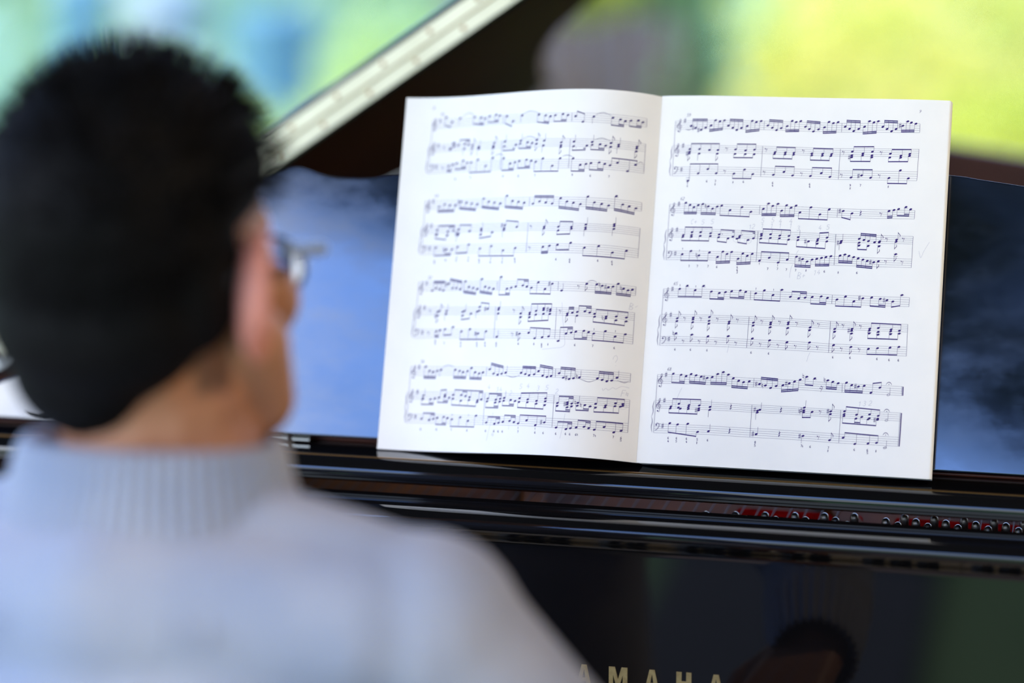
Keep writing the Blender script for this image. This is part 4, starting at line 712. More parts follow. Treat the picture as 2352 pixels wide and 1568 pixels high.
MUSIC_RIGHT = """
S 13.3,288.1 46.6,289 88.9,289.2 130,289 152.5,288.8 216.2,289.8 / 13.6,280.8 47,282 88.5,282 130.5,281.5 152.4,281.4 216.2,282.4;S 13.6,267.2 31.5,267.4 88,268 131.3,267.7 152.8,267.5 216.5,268.6 / 13.6,260.9 31.9,261.2 88.4,261.8 131.7,261.3 152.7,261.2 216.4,262.1;S 13.9,248.7 51.6,249.4 88.2,249.7 132.4,249.5 152.6,248.9 216.2,249.8 / 13.7,241.3 52,242.3 88.2,242.3 132.9,242.1 152.5,241.7 216.2,242.3;| 13.3,288.1 13.7,241.3;{ 12.4,267.2 12.1,241.1;| 88.5,289.2 88.4,282.1
| 88.4,268 88.2,242.2;G 17,283.8;# 21.5,288.5;T 59 24.5,293.3;# 28.8,282.4;# 33.5,280.5
s 22.4,281.4 24.9,280.5 27.7,281.6;B u2 27,284.3 31,282.4 35.8,280.5 39.5,282.5 290.2>290.3;B d2 44,284.4 47.5,289 51.3,288.1 55,289.1 279>280.8;B u2 58.6,284.7 62.4,282.9 65.8,281.1 69.6,283 290.6>290.4;B d2 74.4,284.6 78.3,289.2 81.8,288.3 85.7,289.3 278.9>280.6;B u2 91.5,285.5 95.3,283.7 98.9,281.9 102.7,283.7 290.9>290.5
B d2 107.6,285.4 111.5,290 114.8,289.1 118.6,289.9 280.3>280.8;G 16.5,262.9;# 21.3,267.2;# 25.1,260.5;B u1 27.2,263.9,262.2 35.5,264.4 44,263.8 51.1,264 269.3>269.6;f d 27,260.5
q d 35.5,260.6;f d 50.8,260.9;r 58.5,264.8;B u1 65.9,265 74.3,264.3 81.7,265 269.7>269.9;B d1 65.7,261 74.3,261.2 81.7,261 257.2>257.5;r 91.4,265
B u1 98.9,263.3 107.4,263.3 114.5,263.3 268>268;B d1 98.5,261.7 107.3,261.7 114.4,261.4 257.5>257.5;F 16.2,246.8;# 21.3,246.8;B u1 27.4,237.4 35.8,243.6 43.7,247.5 51,243.9 252>252.4;r 58.1,245.7
B d1 65.9,244.1 74.5,247.8 81.6,244.3 239.6>239.9;r 91,245.8;B u1 98.7,244.1 107.3,246.7 114.6,243.9 251.8>251.8;t 7 27.1,235;t # 27.3,232.7;t 6 43.5,237.2
t 7 50.7,237.3;t # 50.7,234.7;t # 65.5,236.8;t 6 74.2,237.5;t 6 98.5,237.3;t 4 98.6,235
| 152.7,288.8 152.6,281.5;| 152.6,267.5 152.4,241.9;| 216.2,289.6 216.2,282.4;| 216.5,268.6 216.2,242.5;# 200.2,287.8;B u2 122.7,285.3 126,283.5 129.5,281.6 133.6,283.5 290.7>290.1
B d2 138.5,285.2 141.9,289.7 145.6,288.6 149.4,289.6 279.7>280.3;B u2 155.4,286 159.1,284.2 162.6,282.4 166.6,284.4 291.9>291.5;B d2 171.3,286.1 175.1,291.2 178.8,290 182.3,291.3 279.8>280.8;B u2 186.2,286.4 189.7,284.7 193.5,282.9 197,284.8 292.3>292;B d2 202.4,287.7 206.2,291.8 209.2,290.5 212.9,289.7 282.2>282.6;r 122.3,264.7
B u1 129.3,263 138.2,263 145.6,262.9 267.7>267.6;B d1 129.4,261.4 138.1,261.3 145.2,261.3 256.9>256.9;r 155.3,264.3;B u1 162.5,265.2 171.2,263.7 178.9,265.3 269.8>270.2;B d1 162.3,260.7,262.4 171.1,262.1 178.7,260.9,262.5 256.6>256.9;# 160.3,260.5
r 186.1,264.8;B u1 193.6,264.2 202.2,262.8 209.3,264.6 268.2>268.6;B d1 193.3,261 202.1,261 209.2,262.8 257>257.5;r 121.9,245.5;B u1 129.3,243.8 138.1,246.4 145.4,243.6 251.5>251.5;r 154.8,245.2
B u1 162.7,243.5 171.2,245.4 178.7,243.7 250.7>250.9;# 168.7,245.1;r 185.7,245.5;B d1 193.6,243.9 202.5,250.3 209.3,244.1 239>239.2;t 6 129.1,237.1;t 4 129.2,235
t 9 162.4,237;t # 162.5,234.5;t 7 170.7,237.2;t # 193.4,236.7;T 9 215.9,300.1;S 13.3,217.1 27.8,217.7 58.4,217.8 89.3,218 125.2,217.9 153.5,217.3 184.3,217.3 216,217.7 / 13.3,209.9 35.5,210.3 58.8,210.4 89.4,210.6 125.7,210.4 153.3,210.1 184.8,210.1 215.9,210.6
S 13.3,195.7 36.4,196.3 59.8,196.6 89.1,196.5 126.5,196.5 153.2,196 185.6,196 215.8,196.3 / 13.4,189.3 36.9,190 69.5,190.3 89.1,190.3 126.9,190.2 153.4,189.7 185.9,189.5 215.7,190;S 13.5,177.5 37.7,178 61,178.2 88.9,178.2 127.7,178.1 153.2,177.6 186.6,177.4 215.7,177.6 / 13.4,170.2 38.2,170.8 61.5,171 89.2,170.9 128.1,170.8 153.2,170.3 187.1,170.3 215.7,170.5;| 13.3,217.1 13.4,170.2;{ 12.2,195.9 11.9,170;| 89.3,218 89.2,210.7;| 89.1,196.5 89.1,171.1
G 16.5,212.4;# 21.2,217.6;T 62 24,222.1;B d2 27.1,218.4 30.8,216.6 34.2,215 37.8,216.8 208.8>209;B d2 41.5,217.9 46.3,216.2 50,214.4 53.8,216.2 208.7>208.7;n 44,216.1
B d1 57.5,217.2 64.7,213.4 74.5,216.3 82.1,212.6 208.2>207.8;B d2 92.3,215.3 96.3,220.1 99.9,217.8 104.1,220.1 209.2>209.7;B d2 107.5,214.2 111.3,218.7 115.1,216.7 119.1,218.5 208.8>209.3;G 16.4,191.2;# 21.1,195.7;B u1 26.8,191.6 34,194 41.3,194.2 49.7,193.5 198.4>198.7
B d1 26.5,189.9 33.8,190.3,191.7 41.2,191 49.7,191.1 186.2>186.4;B u1 57,192.8 68.5,191.2 197>196.7 k 1;B d1 56.7,190.5 64.6,189.7 186.3>185.6;. 59.5,192.9;B u1 74.2,192.2 85.6,190.4 196.9>196.3 k 1;B d1 73.8,190.6 81.3,188.9 186>185
o 72,189.8;. 76.2,192.8;B u1 92,194.3,192.9 99.6,194.3 107.2,193.4 114.8,193.4 198.9>198.6;B d1 91.8,190.3 99.6,191 107.1,191 114.7,190.2 186.4>185.8;F 16.1,175.2;# 21,175.7
B d1 27,175.2 34.2,178 41.2,174.6 49.9,177.3 169.3>169.7;n 39.1,174.5;i 27,179.6;i 41.4,178.4;B d2 56.9,173.9 61,178.3 64.6,176.6 68.4,178.4 167.8>168.7;B d2 74.1,172.9 77.7,177.3 81.5,175.6 85.5,177.5 167.5>168.5
B u1 91.8,171.8 99.7,174.6 107.3,170.8 114.6,173.5 179.8>179.6;t 7 33.4,165.2;t 7 40.4,165.4;t 7 49.3,165.5;t 6 56.8,165.3;t 6 73.8,165.7
t 4 73.8,163.3;t 3 73.9,161.5;i 91.8,169.2;i 107,168.4;t 7 98.9,165.3;t 7 106.9,165.6
t 7 114.3,165.2;w C 33.6,202.7;w + 36.4,202.8;w 5 42.6,202.5;w 5 50.5,203.1;w 1 81.8,199.5
w 2 85,200.3;w 5 92.4,205.5;w 5 100.7,206.2;w 4 107.1,205.5;w 4 115.8,205.8;w 1 91.8,200.8
w 1 99.6,201.1;w 1 106.5,201.3;w 1 115.2,201.6;c 71.9,188.9 2.6;c 81.1,188.3 2.6;p 119.4,169.8 118.3,166.9 117.6,162.3 117.4,158.6
| 153.3,217.2 153.3,210.2;| 153.2,196.1 153.2,170.5;| 216,217.7 215.9,210.6;| 215.8,196.3 215.7,170.5;B d1 122.6,213 131.4,217.5 139.1,212 146.5,216.5 207.6>207.3;# 155.2,215.4
B d1 158,215.5 165.3,213.7 209.7>208;R 172.3,214;r 188.8,213.8;B d2 195.2,216.5 199.2,217.4 210.3>210.7;B d1 202.9,218.4 208.7,219.9 212.6,218.5 212.5>212.6 p 1 2;q u 122.5,192.6
B d1 122.4,190.1 131.1,189.3 138.3,187.5,190.1 146.1,190 184.2>183.4;# 128.6,189.3;B u1 138.7,191.5 146.1,193.1 197.1>197.8;q u 157.9,190.7;q d 157.5,189.1;# 155.2,189
B u2 172.4,192.9 176.3,192.1 180,191.4 185,190.5 197.7>197.1;B d1 172.5,187.3,189.8 180,187.5 183.6>183.5;f u 189,191.5;f d 188.8,187.5;o 188.8,190.1;r 194.7,193
f u 202.6,193.3;f d 202.4,191.5;r 208.1,193.5;B d2 122.1,176.1 127.2,174.2 131,172.4 135,174.1 167.6>167.4;# 124.7,174.3;B d2 138.8,175.1 142.6,175.8 146.2,176.7 150.2,177.5 168.8>169.2
B d2 157.7,178.4 161.5,179.5 164.9,178.4 168.8,177.5 172.3>172.2;B d2 172.5,176.5 176.4,175.7 180,174.8 185.3,173.8 169.1>168.3;# 182.6,173.8;f d 189,174.9;r 194.9,174.5;f d 202.6,181.4
r 208.1,174.5;t 7 121.9,165;t # 130.5,165.1;t 6 145.6,164.9;t # 156.9,164.4;t 6 172.1,164.7
w 3 122.2,200;w 4 140,201;w 5 146.3,201.7;w 1 137.5,163.5;w 4 141.1,164.1;w B 125.1,160.7
w + 128.8,160.9;p 123.4,181.7 122.3,180 121.8,178.2;p 221.1,184.4 222.8,179 225.1,184.6 229.1,192.1;S 13.1,145.6 32.5,146 55.8,146.4 86.3,146.3 122.5,146.5 153.2,145.7 181.4,145.7 215.6,145.9 / 13.3,138.3 33,138.7 56.4,138.9 86.3,139.1 123,139.1 153.2,138.4 181.9,138.2 215.6,138.5;S 13.2,124.1 34,124.5 57.3,124.9 86.3,124.9 123.9,124.7 153.2,124 182.7,123.8 215.5,124 / 13.3,117.8 34.5,118.3 57.7,118.5 86.3,118.5 124.2,118.5 153.2,117.8 183.1,117.6 215.6,117.8;S 13.3,105.6 35.3,106.1 58.6,106.3 86.2,106.1 125,106.1 153.2,105.4 183.8,105.3 215.7,105.3 / 13.1,98.3 35.8,98.7 59,99.1 85.9,99.1 125.5,98.7 153.1,98.2 184.2,98.1 215.8,98.1
| 13.1,145.7 13.1,98.1;{ 12,124.2 11.7,98.1;| 86.3,146.3 86.3,139.2;| 86.3,125 85.9,99.2;G 16.3,140.6;# 20.7,145.8
T 65 23.2,150.3;B d1 26.9,146 33.2,149.1 40.1,145.3 46.9,148.6 139>139.3;i 27,148.8;i 40.4,148.2;B d1 53.7,144.6 60.4,143.6 65.5,144.7 137.9>137.9 p 1 2;B d1 70.5,145.5 77.6,146.5 82.2,145.5 139.6>139.5 p 1 2
B d1 90.5,144.6 97.5,147.3 104.8,143.6 111.8,148.3 138.7>138.5;i 90.5,148.3;i 105,148;G 16.1,119.8;# 20.8,124.1;f u 26.5,121.5
f d 26.4,118.9;r 32.8,121.2;f u 40,122.4;o 39.9,120.9;f d 39.8,118.5;r 46.4,121.5
f u 53.5,123.4;o 53.4,120.2;f d 53.4,117.7;r 60.3,121.6;f u 70.1,120.4;f d 70,118.6
r 76.9,121.5;f u 90.1,120.1;f d 90.1,117.7;r 97.1,121.3;f u 104.4,120.7;o 104.3,119.2
f d 104.2,116.8;r 111.7,121.3;F 16.1,103.3;# 20.6,103.9;n 24,108.6;f d 26.4,108.9
r 32.8,102.2;f d 39.8,108.2;r 46.3,102.5;f d 53.4,107.2;r 60.2,102.4;f d 70.2,108.3
r 76.8,102.4;f d 90.2,107.1;r 96.9,102.3;f d 104.4,106;r 111.5,102.1;t 6 26.4,95.3
t 6 39.5,95.5;t 6 53.3,95.6;t 6 89.8,95.4;t 6 104.2,95.3;p 71.3,101.7 70.8,98.5 70.2,94.3;B u1 119.1,142.4 126,141.5 131.2,142.3 147.8>147.7 p 1 2
B d1 137,143.3 144.3,144 149.5,143.2 137.3>137.2 p 1 2;| 153.2,145.7 153.3,138.5;| 153.2,123.9 153,98.3;| 215.6,145.9 215.6,138.5;| 215.5,124 215.8,98.1;B d1 157.3,142.2 164.1,144.8 171.1,141.1 178.2,143.9 136.3>136.2
# 175.4,144;B d1 185.3,144.7 192.3,143.9 197.7,143 137.3>136.8 p 1 2;# 195.3,143;B d1 202.5,142.1 209.5,147.9 137>138.6;f u 118.8,121.4;o 118.7,119.8
f d 118.6,117.3;r 125.7,121;f u 136.8,118;f d 136.5,116.2;r 143.6,120.7;f u 156.9,117.9
f d 156.9,115.4;r 163.5,120.7;f u 170.9,118.5;o 170.7,116.9;f d 170.7,114.4;# 168.3,117
r 177.7,120.6;B u1 185.2,119.2 192.1,120 202.4,119.3 209.1,118.5 124.2>124;B d1 185,115.3,117.7 192.2,114.4,116.8 202.2,115.3,117.7 209.1,116 110.7>110.9;f d 118.7,104.9;r 125.7,101.9;f d 137.1,105.6
r 143.7,101.8;f d 156.8,104.5;r 163.3,101.5;f d 170.9,103.6;r 177.7,101.5;B d1 185.1,102.5 192.4,103.5 202.4,104.3 209.4,105.3 97.7>98.3
t 6 156.7,94.6;t 6 170.7,94.8;t 6 192.4,94.8;t 6 202.1,94.4;t 6 209.6,94.5;p 138,97.7 136.6,94.2 135.8,90
S 13.1,73.8 33.8,74.3 57.1,74.5 93.8,74.2 123.5,74.2 165.8,73.4 214.2,73.2 / 13.1,66.6 34.4,67 57.6,67.1 93.8,67 123.9,67 165.9,66.2 214.6,66;S 13.1,52.2 35.3,52.7 58.5,52.9 93.4,52.4 124.8,52.5 165.7,51.7 214.5,51.8 / 13.2,45.9 35.8,46.3 59,46.5 93.3,46.3 125.2,46.4 165.8,45.5 214.4,45.3;S 13.3,32.7 36.7,33.2 59.9,33.2 93.3,33 126,33 166,32.2 214.5,32.1 / 13.1,25.5 37.2,25.9 60.3,26.1 93.3,25.8 126.5,25.8 165.7,24.9 214.2,24.9;| 13.1,73.6 13.1,25.6;{ 12,52.3 11.8,25.5;G 16.1,68.6
# 20.4,74;T 68 22.9,78.7;| 93.6,74.1 93.6,67;| 93.4,52.4 93.3,25.9;B d1 26.5,75 33.1,74.2 37.4,73.4 67.2>67.1 p 1 2;B d2 41.5,75.2 45.7,74.4 50,73.5 55.1,72.7 67.5>67.1
# 52.3,72.7;B d2 59.2,73.6 63.6,76.6 68.1,78.4 72.4,76.5 67.4>67.6;B d2 76.7,73.4 81.2,71.7 85.3,70.8 89.9,71.5 65.4>65;B u2 98.4,69.6 103.3,68.7 107.7,66.8 112.1,68.5 75.8>75.1;# 95.7,69.7;n 100.8,68.6
G 15.9,48;# 20.5,52.6;B u1 26.3,48 32.9,50.3 41.4,49.8 50,49.7 54.6>54.9;B d1 25.9,46.3 34.4,46.5 41.1,46.5,48.1 49.8,45.8,47.4 42>42;o 32.7,47.1;# 47.5,45.7
q u 59,48.9;q d 59,46.5;R 76.2,49.7;# 95.9,48.6;q u 100,48.6;o 98.2,47.9
q d 98.1,46.2;F 15.7,31.2;# 20.4,31.4;B d1 26.4,33.8 33,33.1 41.5,33.9 50.1,27.8 26>23.6;q u 59,28.6;R 76.4,30
q u 98.3,28.5;# 95.6,28.6;t 6 25.8,21.7;t 4 26,19;t 6 32.8,21.8;t 5 32.8,19.3
t 6 41.2,21.8;t 4 41.4,19.2;t 5 50.1,21.5;t # 50,18.8;t 6 58.8,21.5;t 8 97.9,21.9
t 5 97.8,19.3;p 34.6,63.7 32.2,58.1 30.7,52.5 30.2,46.5;B d2 117.6,69.3 122.7,71.1 126.9,72.9 131.4,74.7 63.8>65.6;# 120.2,71.2;B d1 136.6,77.6 143.2,76.5 70.6>70.3;n 133.7,77.8
r 149.5,69.4;r 148.7,67.8;B d2 153.9,75.8 158,74.4 162.4,73.5 68.3>68.1;n 151.2,75.6;| 165.8,73.4 165.9,66.3;B d2 169.1,74.2 173.4,72.5 178.9,71.6 183.5,72.4 66.3>66.2
# 176.4,71.6;B u1 189.2,67 196.1,71.5 75.1>76.2;h u 203.3,66;m 203.2,74.9;E 214.6,73.2 214.7,65.9;E 214.5,51.8 214.2,24.9
R 117.3,49.4;q u 136.1,52.3;n 132.3,49.2;# 133.8,50;B d1 135.9,48.3,49.7 142.7,49 43.8>44.1;r 149.2,49.4
f u 157.7,50.5;f d 157.6,48;# 155.4,50.4;| 165.8,51.6 165.7,24.9;B u1 168.9,51.1 178.7,48.7 189.1,49.5 196.1,48.6 55.1>53.7;B d1 168.7,47.2,48.7 178.4,45.4 183,47 188.2,45.7 195.8,45,46.3 40.9>40.1 p 1 2
o 189.1,46.2;# 193.4,45.1;m 202.7,53;h u 202.9,45.4;R 117.2,29.6;q d 136.5,28.9
# 133.8,28.9;r 148.9,28.6;f u 158.2,26.8;B u1 169,29.4 178.7,24.8 189.2,25.6 196,26.6 34>32.9;m 202.9,33.9;h u 202.9,22.9
t 7 135.6,21.1;t n 136.7,20.7;t 6 142.8,20.8;t 7 157.5,20.7;t # 157.4,18.2;t 6 178.5,20.2
t 6 189,20.5;t 5 189.1,18.3;t # 195.9,20;w 1 180.2,57.3;w 3 184.6,58;w 2 189.2,58.6"""
engrave(MUSIC_LEFT, pgL); engrave(MUSIC_RIGHT, pgR)

# ------------------------------------------------------------------ the pianist
def blob(name, b, m, parent, voxel, smooth=6):
    o = b.build(name, m, parent, True)
    r = o.modifiers.new('r', 'REMESH'); r.mode = 'VOXEL'; r.voxel_size = voxel; r.use_smooth_shade = True
    s = o.modifiers.new('s', 'SMOOTH'); s.factor = 0.5; s.iterations = smooth
    return o
HC = Vector((-0.2275, -0.485, 1.2700)); KH = 1.06; HR = Matrix.Rotation(R(-6), 3, 'Z') @ Matrix.Rotation(R(-4), 3, 'X')
def hl(x, y, z): return HC + HR @ (Vector((x, y, z)) * KH)
person = empty('person', (-0.22, -0.62, 0.0), 'person with short black hair in a pale blue-grey ribbed-collar sweater, playing, seen from behind', 'person')
b = MB()
b.ball(hl(0, -0.012, 0.030), (0.077, 0.098, 0.093), 28, 18, HR); b.ball(hl(0, 0.030, -0.030), (0.062, 0.066, 0.082), 24, 16, HR)
b.ball(hl(0, 0.055, -0.086), (0.034, 0.034, 0.026), 16, 10, HR); b.ball(hl(0, 0.01, -0.06), (0.062, 0.066, 0.055), 20, 12, HR)
b.capsule([hl(0, 0.092, 0.016), hl(0, 0.112, -0.016)], [0.008, 0.0125]); b.capsule([hl(-0.032, 0.082, 0.024), hl(0.032, 0.082, 0.024)], [0.012, 0.012])
for s in (-1, 1):
    b.ball(hl(0.042 * s, 0.068, -0.022), 0.029); b.capsule([hl(0.054 * s, 0.026, -0.045), hl(0.050 * s, 0.048, -0.080), hl(0.024 * s, 0.074, -0.094)], [0.030, 0.028, 0.023]); b.ball(hl(0.010 * s, 0.103, -0.018), 0.008)
b.capsule([hl(-0.016, 0.090, -0.052), hl(0.016, 0.090, -0.052)], [0.009, 0.009])
b.capsule([hl(0, -0.006, -0.06), (-0.216, -0.485, 1.15), (-0.222, -0.510, 1.08)], [0.062, 0.063, 0.068])
# torso, hips, legs
b.ball((-0.22, -0.53, 0.96), (0.155, 0.10, 0.15), 20, 12); b.ball((-0.22, -0.58, 0.78), (0.13, 0.095, 0.15), 20, 12); b.ball((-0.22, -0.64, 0.585), (0.155, 0.12, 0.105), 20, 12)
b.capsule([(-0.41, -0.52, 1.05), (-0.03, -0.52, 1.05)], [0.05, 0.05])
LEGS = {}
for s in (-1, 1):
    hip = (-0.22 + 0.09 * s, -0.62, 0.565); knee = (-0.22 + 0.15 * s, -0.20, 0.55); ank = (-0.22 + 0.14 * s, -0.17 if s > 0 else -0.30, 0.10)
    LEGS[s] = (hip, knee, ank); b.capsule([hip, knee], [0.075, 0.055]); b.capsule([knee, ank], [0.053, 0.034]); b.capsule([ank, (ank[0], ank[1] + 0.13, 0.045)], [0.034, 0.026])
ARMS = {1: [(-0.030, -0.520, 1.052), (0.120, -0.462, 0.862), (0.135, -0.300, 0.842)], -1: [(-0.410, -0.520, 1.050), (-0.560, -0.500, 0.850), (-0.400, -0.300, 0.815)]}
HAND = {1: Vector((0.118, -0.235, 0.822)), -1: Vector((-0.375, -0.235, 0.800))}
for s in (-1, 1):
    sh_, el, wr = [Vector(p) for p in ARMS[s]]; h = HAND[s]
    b.capsule([sh_, el], [0.045, 0.036]); b.capsule([el, el.lerp(wr, 0.35), wr], [0.036, 0.035, 0.025])
    fw = (h - wr).normalized(); fw.z *= 0.4; fw.normalize(); side = Vector((fw.y, -fw.x, 0)).normalized() * s       # towards the little finger
    for q, wq in ((-0.026, 0.013), (-0.009, 0.014), (0.009, 0.014), (0.026, 0.012)):                              # palm
        b.capsule([wr + side * q * 0.6, h + side * q + fw * 0.018], [0.016, wq])
    for q, L, spread in ((-0.029, 0.074, -0.004), (-0.010, 0.082, 0.0), (0.009, 0.077, 0.003), (0.027, 0.062, 0.010)):  # four fingers
        k0 = h + side * q + fw * 0.022 + Vector((0, 0, 0.002)); k1 = k0 + fw * L * 0.48 + side * spread + Vector((0, 0, 0.004))
        k2 = k1 + fw * L * 0.27 + side * spread * 0.5 + Vector((0, 0, -0.022)); k3 = Vector((k2.x + fw.x * L * 0.12, k2.y + fw.y * L * 0.12, 0.7495))
        b.capsule([k0, k1, k2, k3], [0.0098, 0.0086, 0.0078, 0.0068], 0.45)
    t0 = wr + fw * 0.02 - side * 0.022; t1 = t0 + fw * 0.032 - side * 0.026 + Vector((0, 0, -0.016)); t2 = t1 + fw * 0.030 - side * 0.008 + Vector((0, 0, -0.022)); t3 = Vector((t2.x + fw.x * 0.02, t2.y + fw.y * 0.02, 0.751))
    b.capsule([t0, t1, t2, t3], [0.013, 0.0112, 0.0098, 0.0082], 0.45)
body = blob('body', b, M['skin'], person, 0.0034, 3)
for s in (-1, 1):
    e = MB(); m3 = HR @ Matrix.Rotation(R(24 * s), 3, 'Z') @ Matrix.Rotation(R(-10), 3, 'X')
    e.ball(hl(0.0830 * s, -0.026, -0.010), (0.0090, 0.020, 0.036), 16, 12, m3)
    ring = [hl(0.0830 * s, -0.020, -0.004) + m3 @ Vector((0.004 * s, -0.002 + 0.020 * math.cos(R(a)), -0.002 + 0.034 * math.sin(R(a)))) for a in range(-60, 231, 18)]
    e.tube(ring, 0.0048, 8); e.ball(hl(0.081 * s, -0.014, -0.040), (0.007, 0.009, 0.011), 10, 8, m3)
    blob('ear', e, M['ear'], body, 0.0016, 4)
    ey = MB().ball(hl(0.031 * s, 0.082, 0.004), 0.0125, 16, 12).build('eye', M['eye'], body, True)
    MB().ball(hl(0.032 * s, 0.0905, 0.002), (0.0056, 0.0045, 0.0056), 12, 8, HR).build('iris', M['iris'], ey, True)
MB().tube([hl(-0.022, 0.094, -0.053), hl(-0.008, 0.0985, -0.050), hl(0, 0.099, -0.0515), hl(0.008, 0.0985, -0.050), hl(0.022, 0.094, -0.053)], [0.002, 0.0042, 0.004, 0.0042, 0.002], 8).build('lips', M['lip'], body, True)
# hair: a close cap with combed short strands standing off it
hm = MB()
def hair_r(dx, dy, dz):                       # cap radius by direction, zero where there is no hair
    az = math.degrees(math.atan2(dx, dy)); el = math.degrees(math.asin(max(-1, min(1, dz))))
    a = abs(az)
    low = 34 if a < 40 else 34 - (a - 40) * 0.9 if a < 70 else 7 - (a - 70) * 0.4 if a < 95 else -3 - (a - 95) * 0.75 if a < 140 else -48
    return el, low
nu_, nv_ = 96, 60; hv = []; hf = []; idx = {}
for j in range(nv_ + 1):
    for i in range(nu_):
        th = math.pi * j / nv_; ph = 2 * math.pi * i / nu_
        d = Vector((math.sin(th) * math.sin(ph), math.sin(th) * math.cos(ph), math.cos(th))); el, low = hair_r(*d)
        th_ = max(0.0, min(1.0, (el - low) / 14.0))
        nzv = noise.noise(d * 5.0) * 0.004
        rx, ry, rz = 0.0740 + 0.0115 * th_, 0.0940 + 0.0160 * th_, 0.0900 + 0.0115 * th_
        if d.z < 0: ry2 = ry * (1 - 0.20 * (-d.z)); rz2 = rz * 1.16
        else: ry2 = ry; rz2 = rz
        p = Vector((d.x * rx * (1 + nzv * 8), d.y * ry2, d.z * rz2)) * (1.0 if th_ > 0 else 0.90 if d.z > -0.2 else 0.80)
        hv.append(hl(p.x - 0.004, p.y - 0.012, p.z + 0.030))
for j in range(nv_):
    for i in range(nu_): hf.append((j * nu_ + i, (j + 1) * nu_ + i, (j + 1) * nu_ + (i + 1) % nu_, j * nu_ + (i + 1) % nu_))
hm.add(hv, hf)
hm.ball(hl(-0.004, -0.050, -0.020), (0.073, 0.058, 0.060), 32, 20, HR); hm.ball(hl(-0.014, -0.042, -0.052), (0.052, 0.046, 0.048), 28, 16, HR)
for s in (-1, 1): hm.ball(hl(0.058 * s, -0.038, 0.002), (0.024, 0.034, 0.048), 16, 12, HR)
hair = blob('hair', hm, M['hair'], body, 0.0035, 12); hm = MB()
for q in range(6500):
    z_ = random.uniform(-0.75, 1); a = random.uniform(0, 2 * math.pi); rr_ = math.sqrt(1 - z_ * z_); d = Vector((rr_ * math.sin(a), rr_ * math.cos(a), z_)); el, low = hair_r(*d)
    if el < low + 6 or (el < -22 and abs(math.degrees(math.atan2(d.x, d.y))) < 150): continue
    rz2 = 0.104 * (1.14 if d.z < 0 else 1); ry2 = 0.108 * (1 - 0.18 * max(0, -d.z))
    p0 = Vector((d.x * 0.0835, d.y * ry2 - 0.012, d.z * rz2 + 0.030)); L = random.uniform(0.008, 0.018) * (1.0 if d.z > 0.1 else 0.55)
    gr = Vector((d.x * 0.4, d.y * 0.3 + 0.35 * max(0, d.z), -0.6 + 0.9 * max(0, d.z))); t = (d * 0.75 + gr * 0.6 + Vector((random.gauss(0, .25), random.gauss(0, .25), random.gauss(0, .2)))).normalized()
    sd2 = t.cross(d).normalized() * 0.0011 if t.cross(d).length > 1e-4 else Vector((0.001, 0, 0))
    P0 = p0 - d * 0.002; P1 = p0 + t * L
    k0 = len(hm.v); hm.v += [tuple(hl(*(P0 - sd2))), tuple(hl(*(P0 + sd2))), tuple(hl(*P1))]; hm.f.append((k0, k0 + 1, k0 + 2))
hm.build('hair_strands', M['hair'], hair, True)
# sweater
b = MB()
b.capsule([(-0.395, -0.520, 1.056), (-0.034, -0.520, 1.056)], [0.062, 0.064], 0.25)
b.capsule([(-0.375, -0.545, 1.060), (-0.224, -0.566, 1.070), (-0.070, -0.545, 1.062)], [0.046, 0.062, 0.052], 0.25)
b.capsule([(-0.385, -0.520, 1.070), (-0.226, -0.51, 1.100), (-0.075, -0.520, 1.074)], [0.046, 0.060, 0.052], 0.25)
TS = [(0.60, -0.635, 0.166, 0.130), (0.70, -0.608, 0.154, 0.118), (0.80, -0.582, 0.152, 0.114), (0.90, -0.550, 0.164, 0.119), (0.98, -0.530, 0.176, 0.118), (1.035, -0.520, 0.172, 0.096)]
for (z0, y0, a0, b0), (z1, y1, a1, b1) in zip(TS, TS[1:]):
    for k in range(4):
        t = k / 4; b.ball((-0.22, y0 + (y1 - y0) * t, z0 + (z1 - z0) * t), (a0 + (a1 - a0) * t, b0 + (b1 - b0) * t, 0.075), 32, 14)
for s in (-1, 1):
    sh_, el, wr = [Vector(p) for p in ARMS[s]]; cu = el.lerp(wr, 0.80)
    b.capsule([sh_, el, el.lerp(wr, 0.5), cu], [0.060, 0.053, 0.052, 0.040], 0.25)
sw = blob('sweater', b, M['sweater'], person, 0.0065, 8)
def ribbed(name, rings, ribs, amp, m, parent, n_=360):
    v = []; f = []
    for (c, rad, ax, ay, az, ph) in rings:
        for i in range(n_):
            a = 2 * math.pi * i / n_; r_ = rad(a) + amp * max(0.0, math.cos(ribs * a)) ** 0.7 if amp else rad(a)
            v.append(Vector(c) + ax * (r_ * math.cos(a)) + ay * (r_ * math.sin(a)))
    for j in range(len(rings) - 1):
        for i in range(n_): f.append((j * n_ + i, j * n_ + (i + 1) % n_, (j + 1) * n_ + (i + 1) % n_, (j + 1) * n_ + i))
    o = mesh(name, v, f, m, parent, True); return o
X_, Y_, Z_ = Vector((1, 0, 0)), Vector((0, 1, 0)), Vector((0, 0, 1))
rings = []
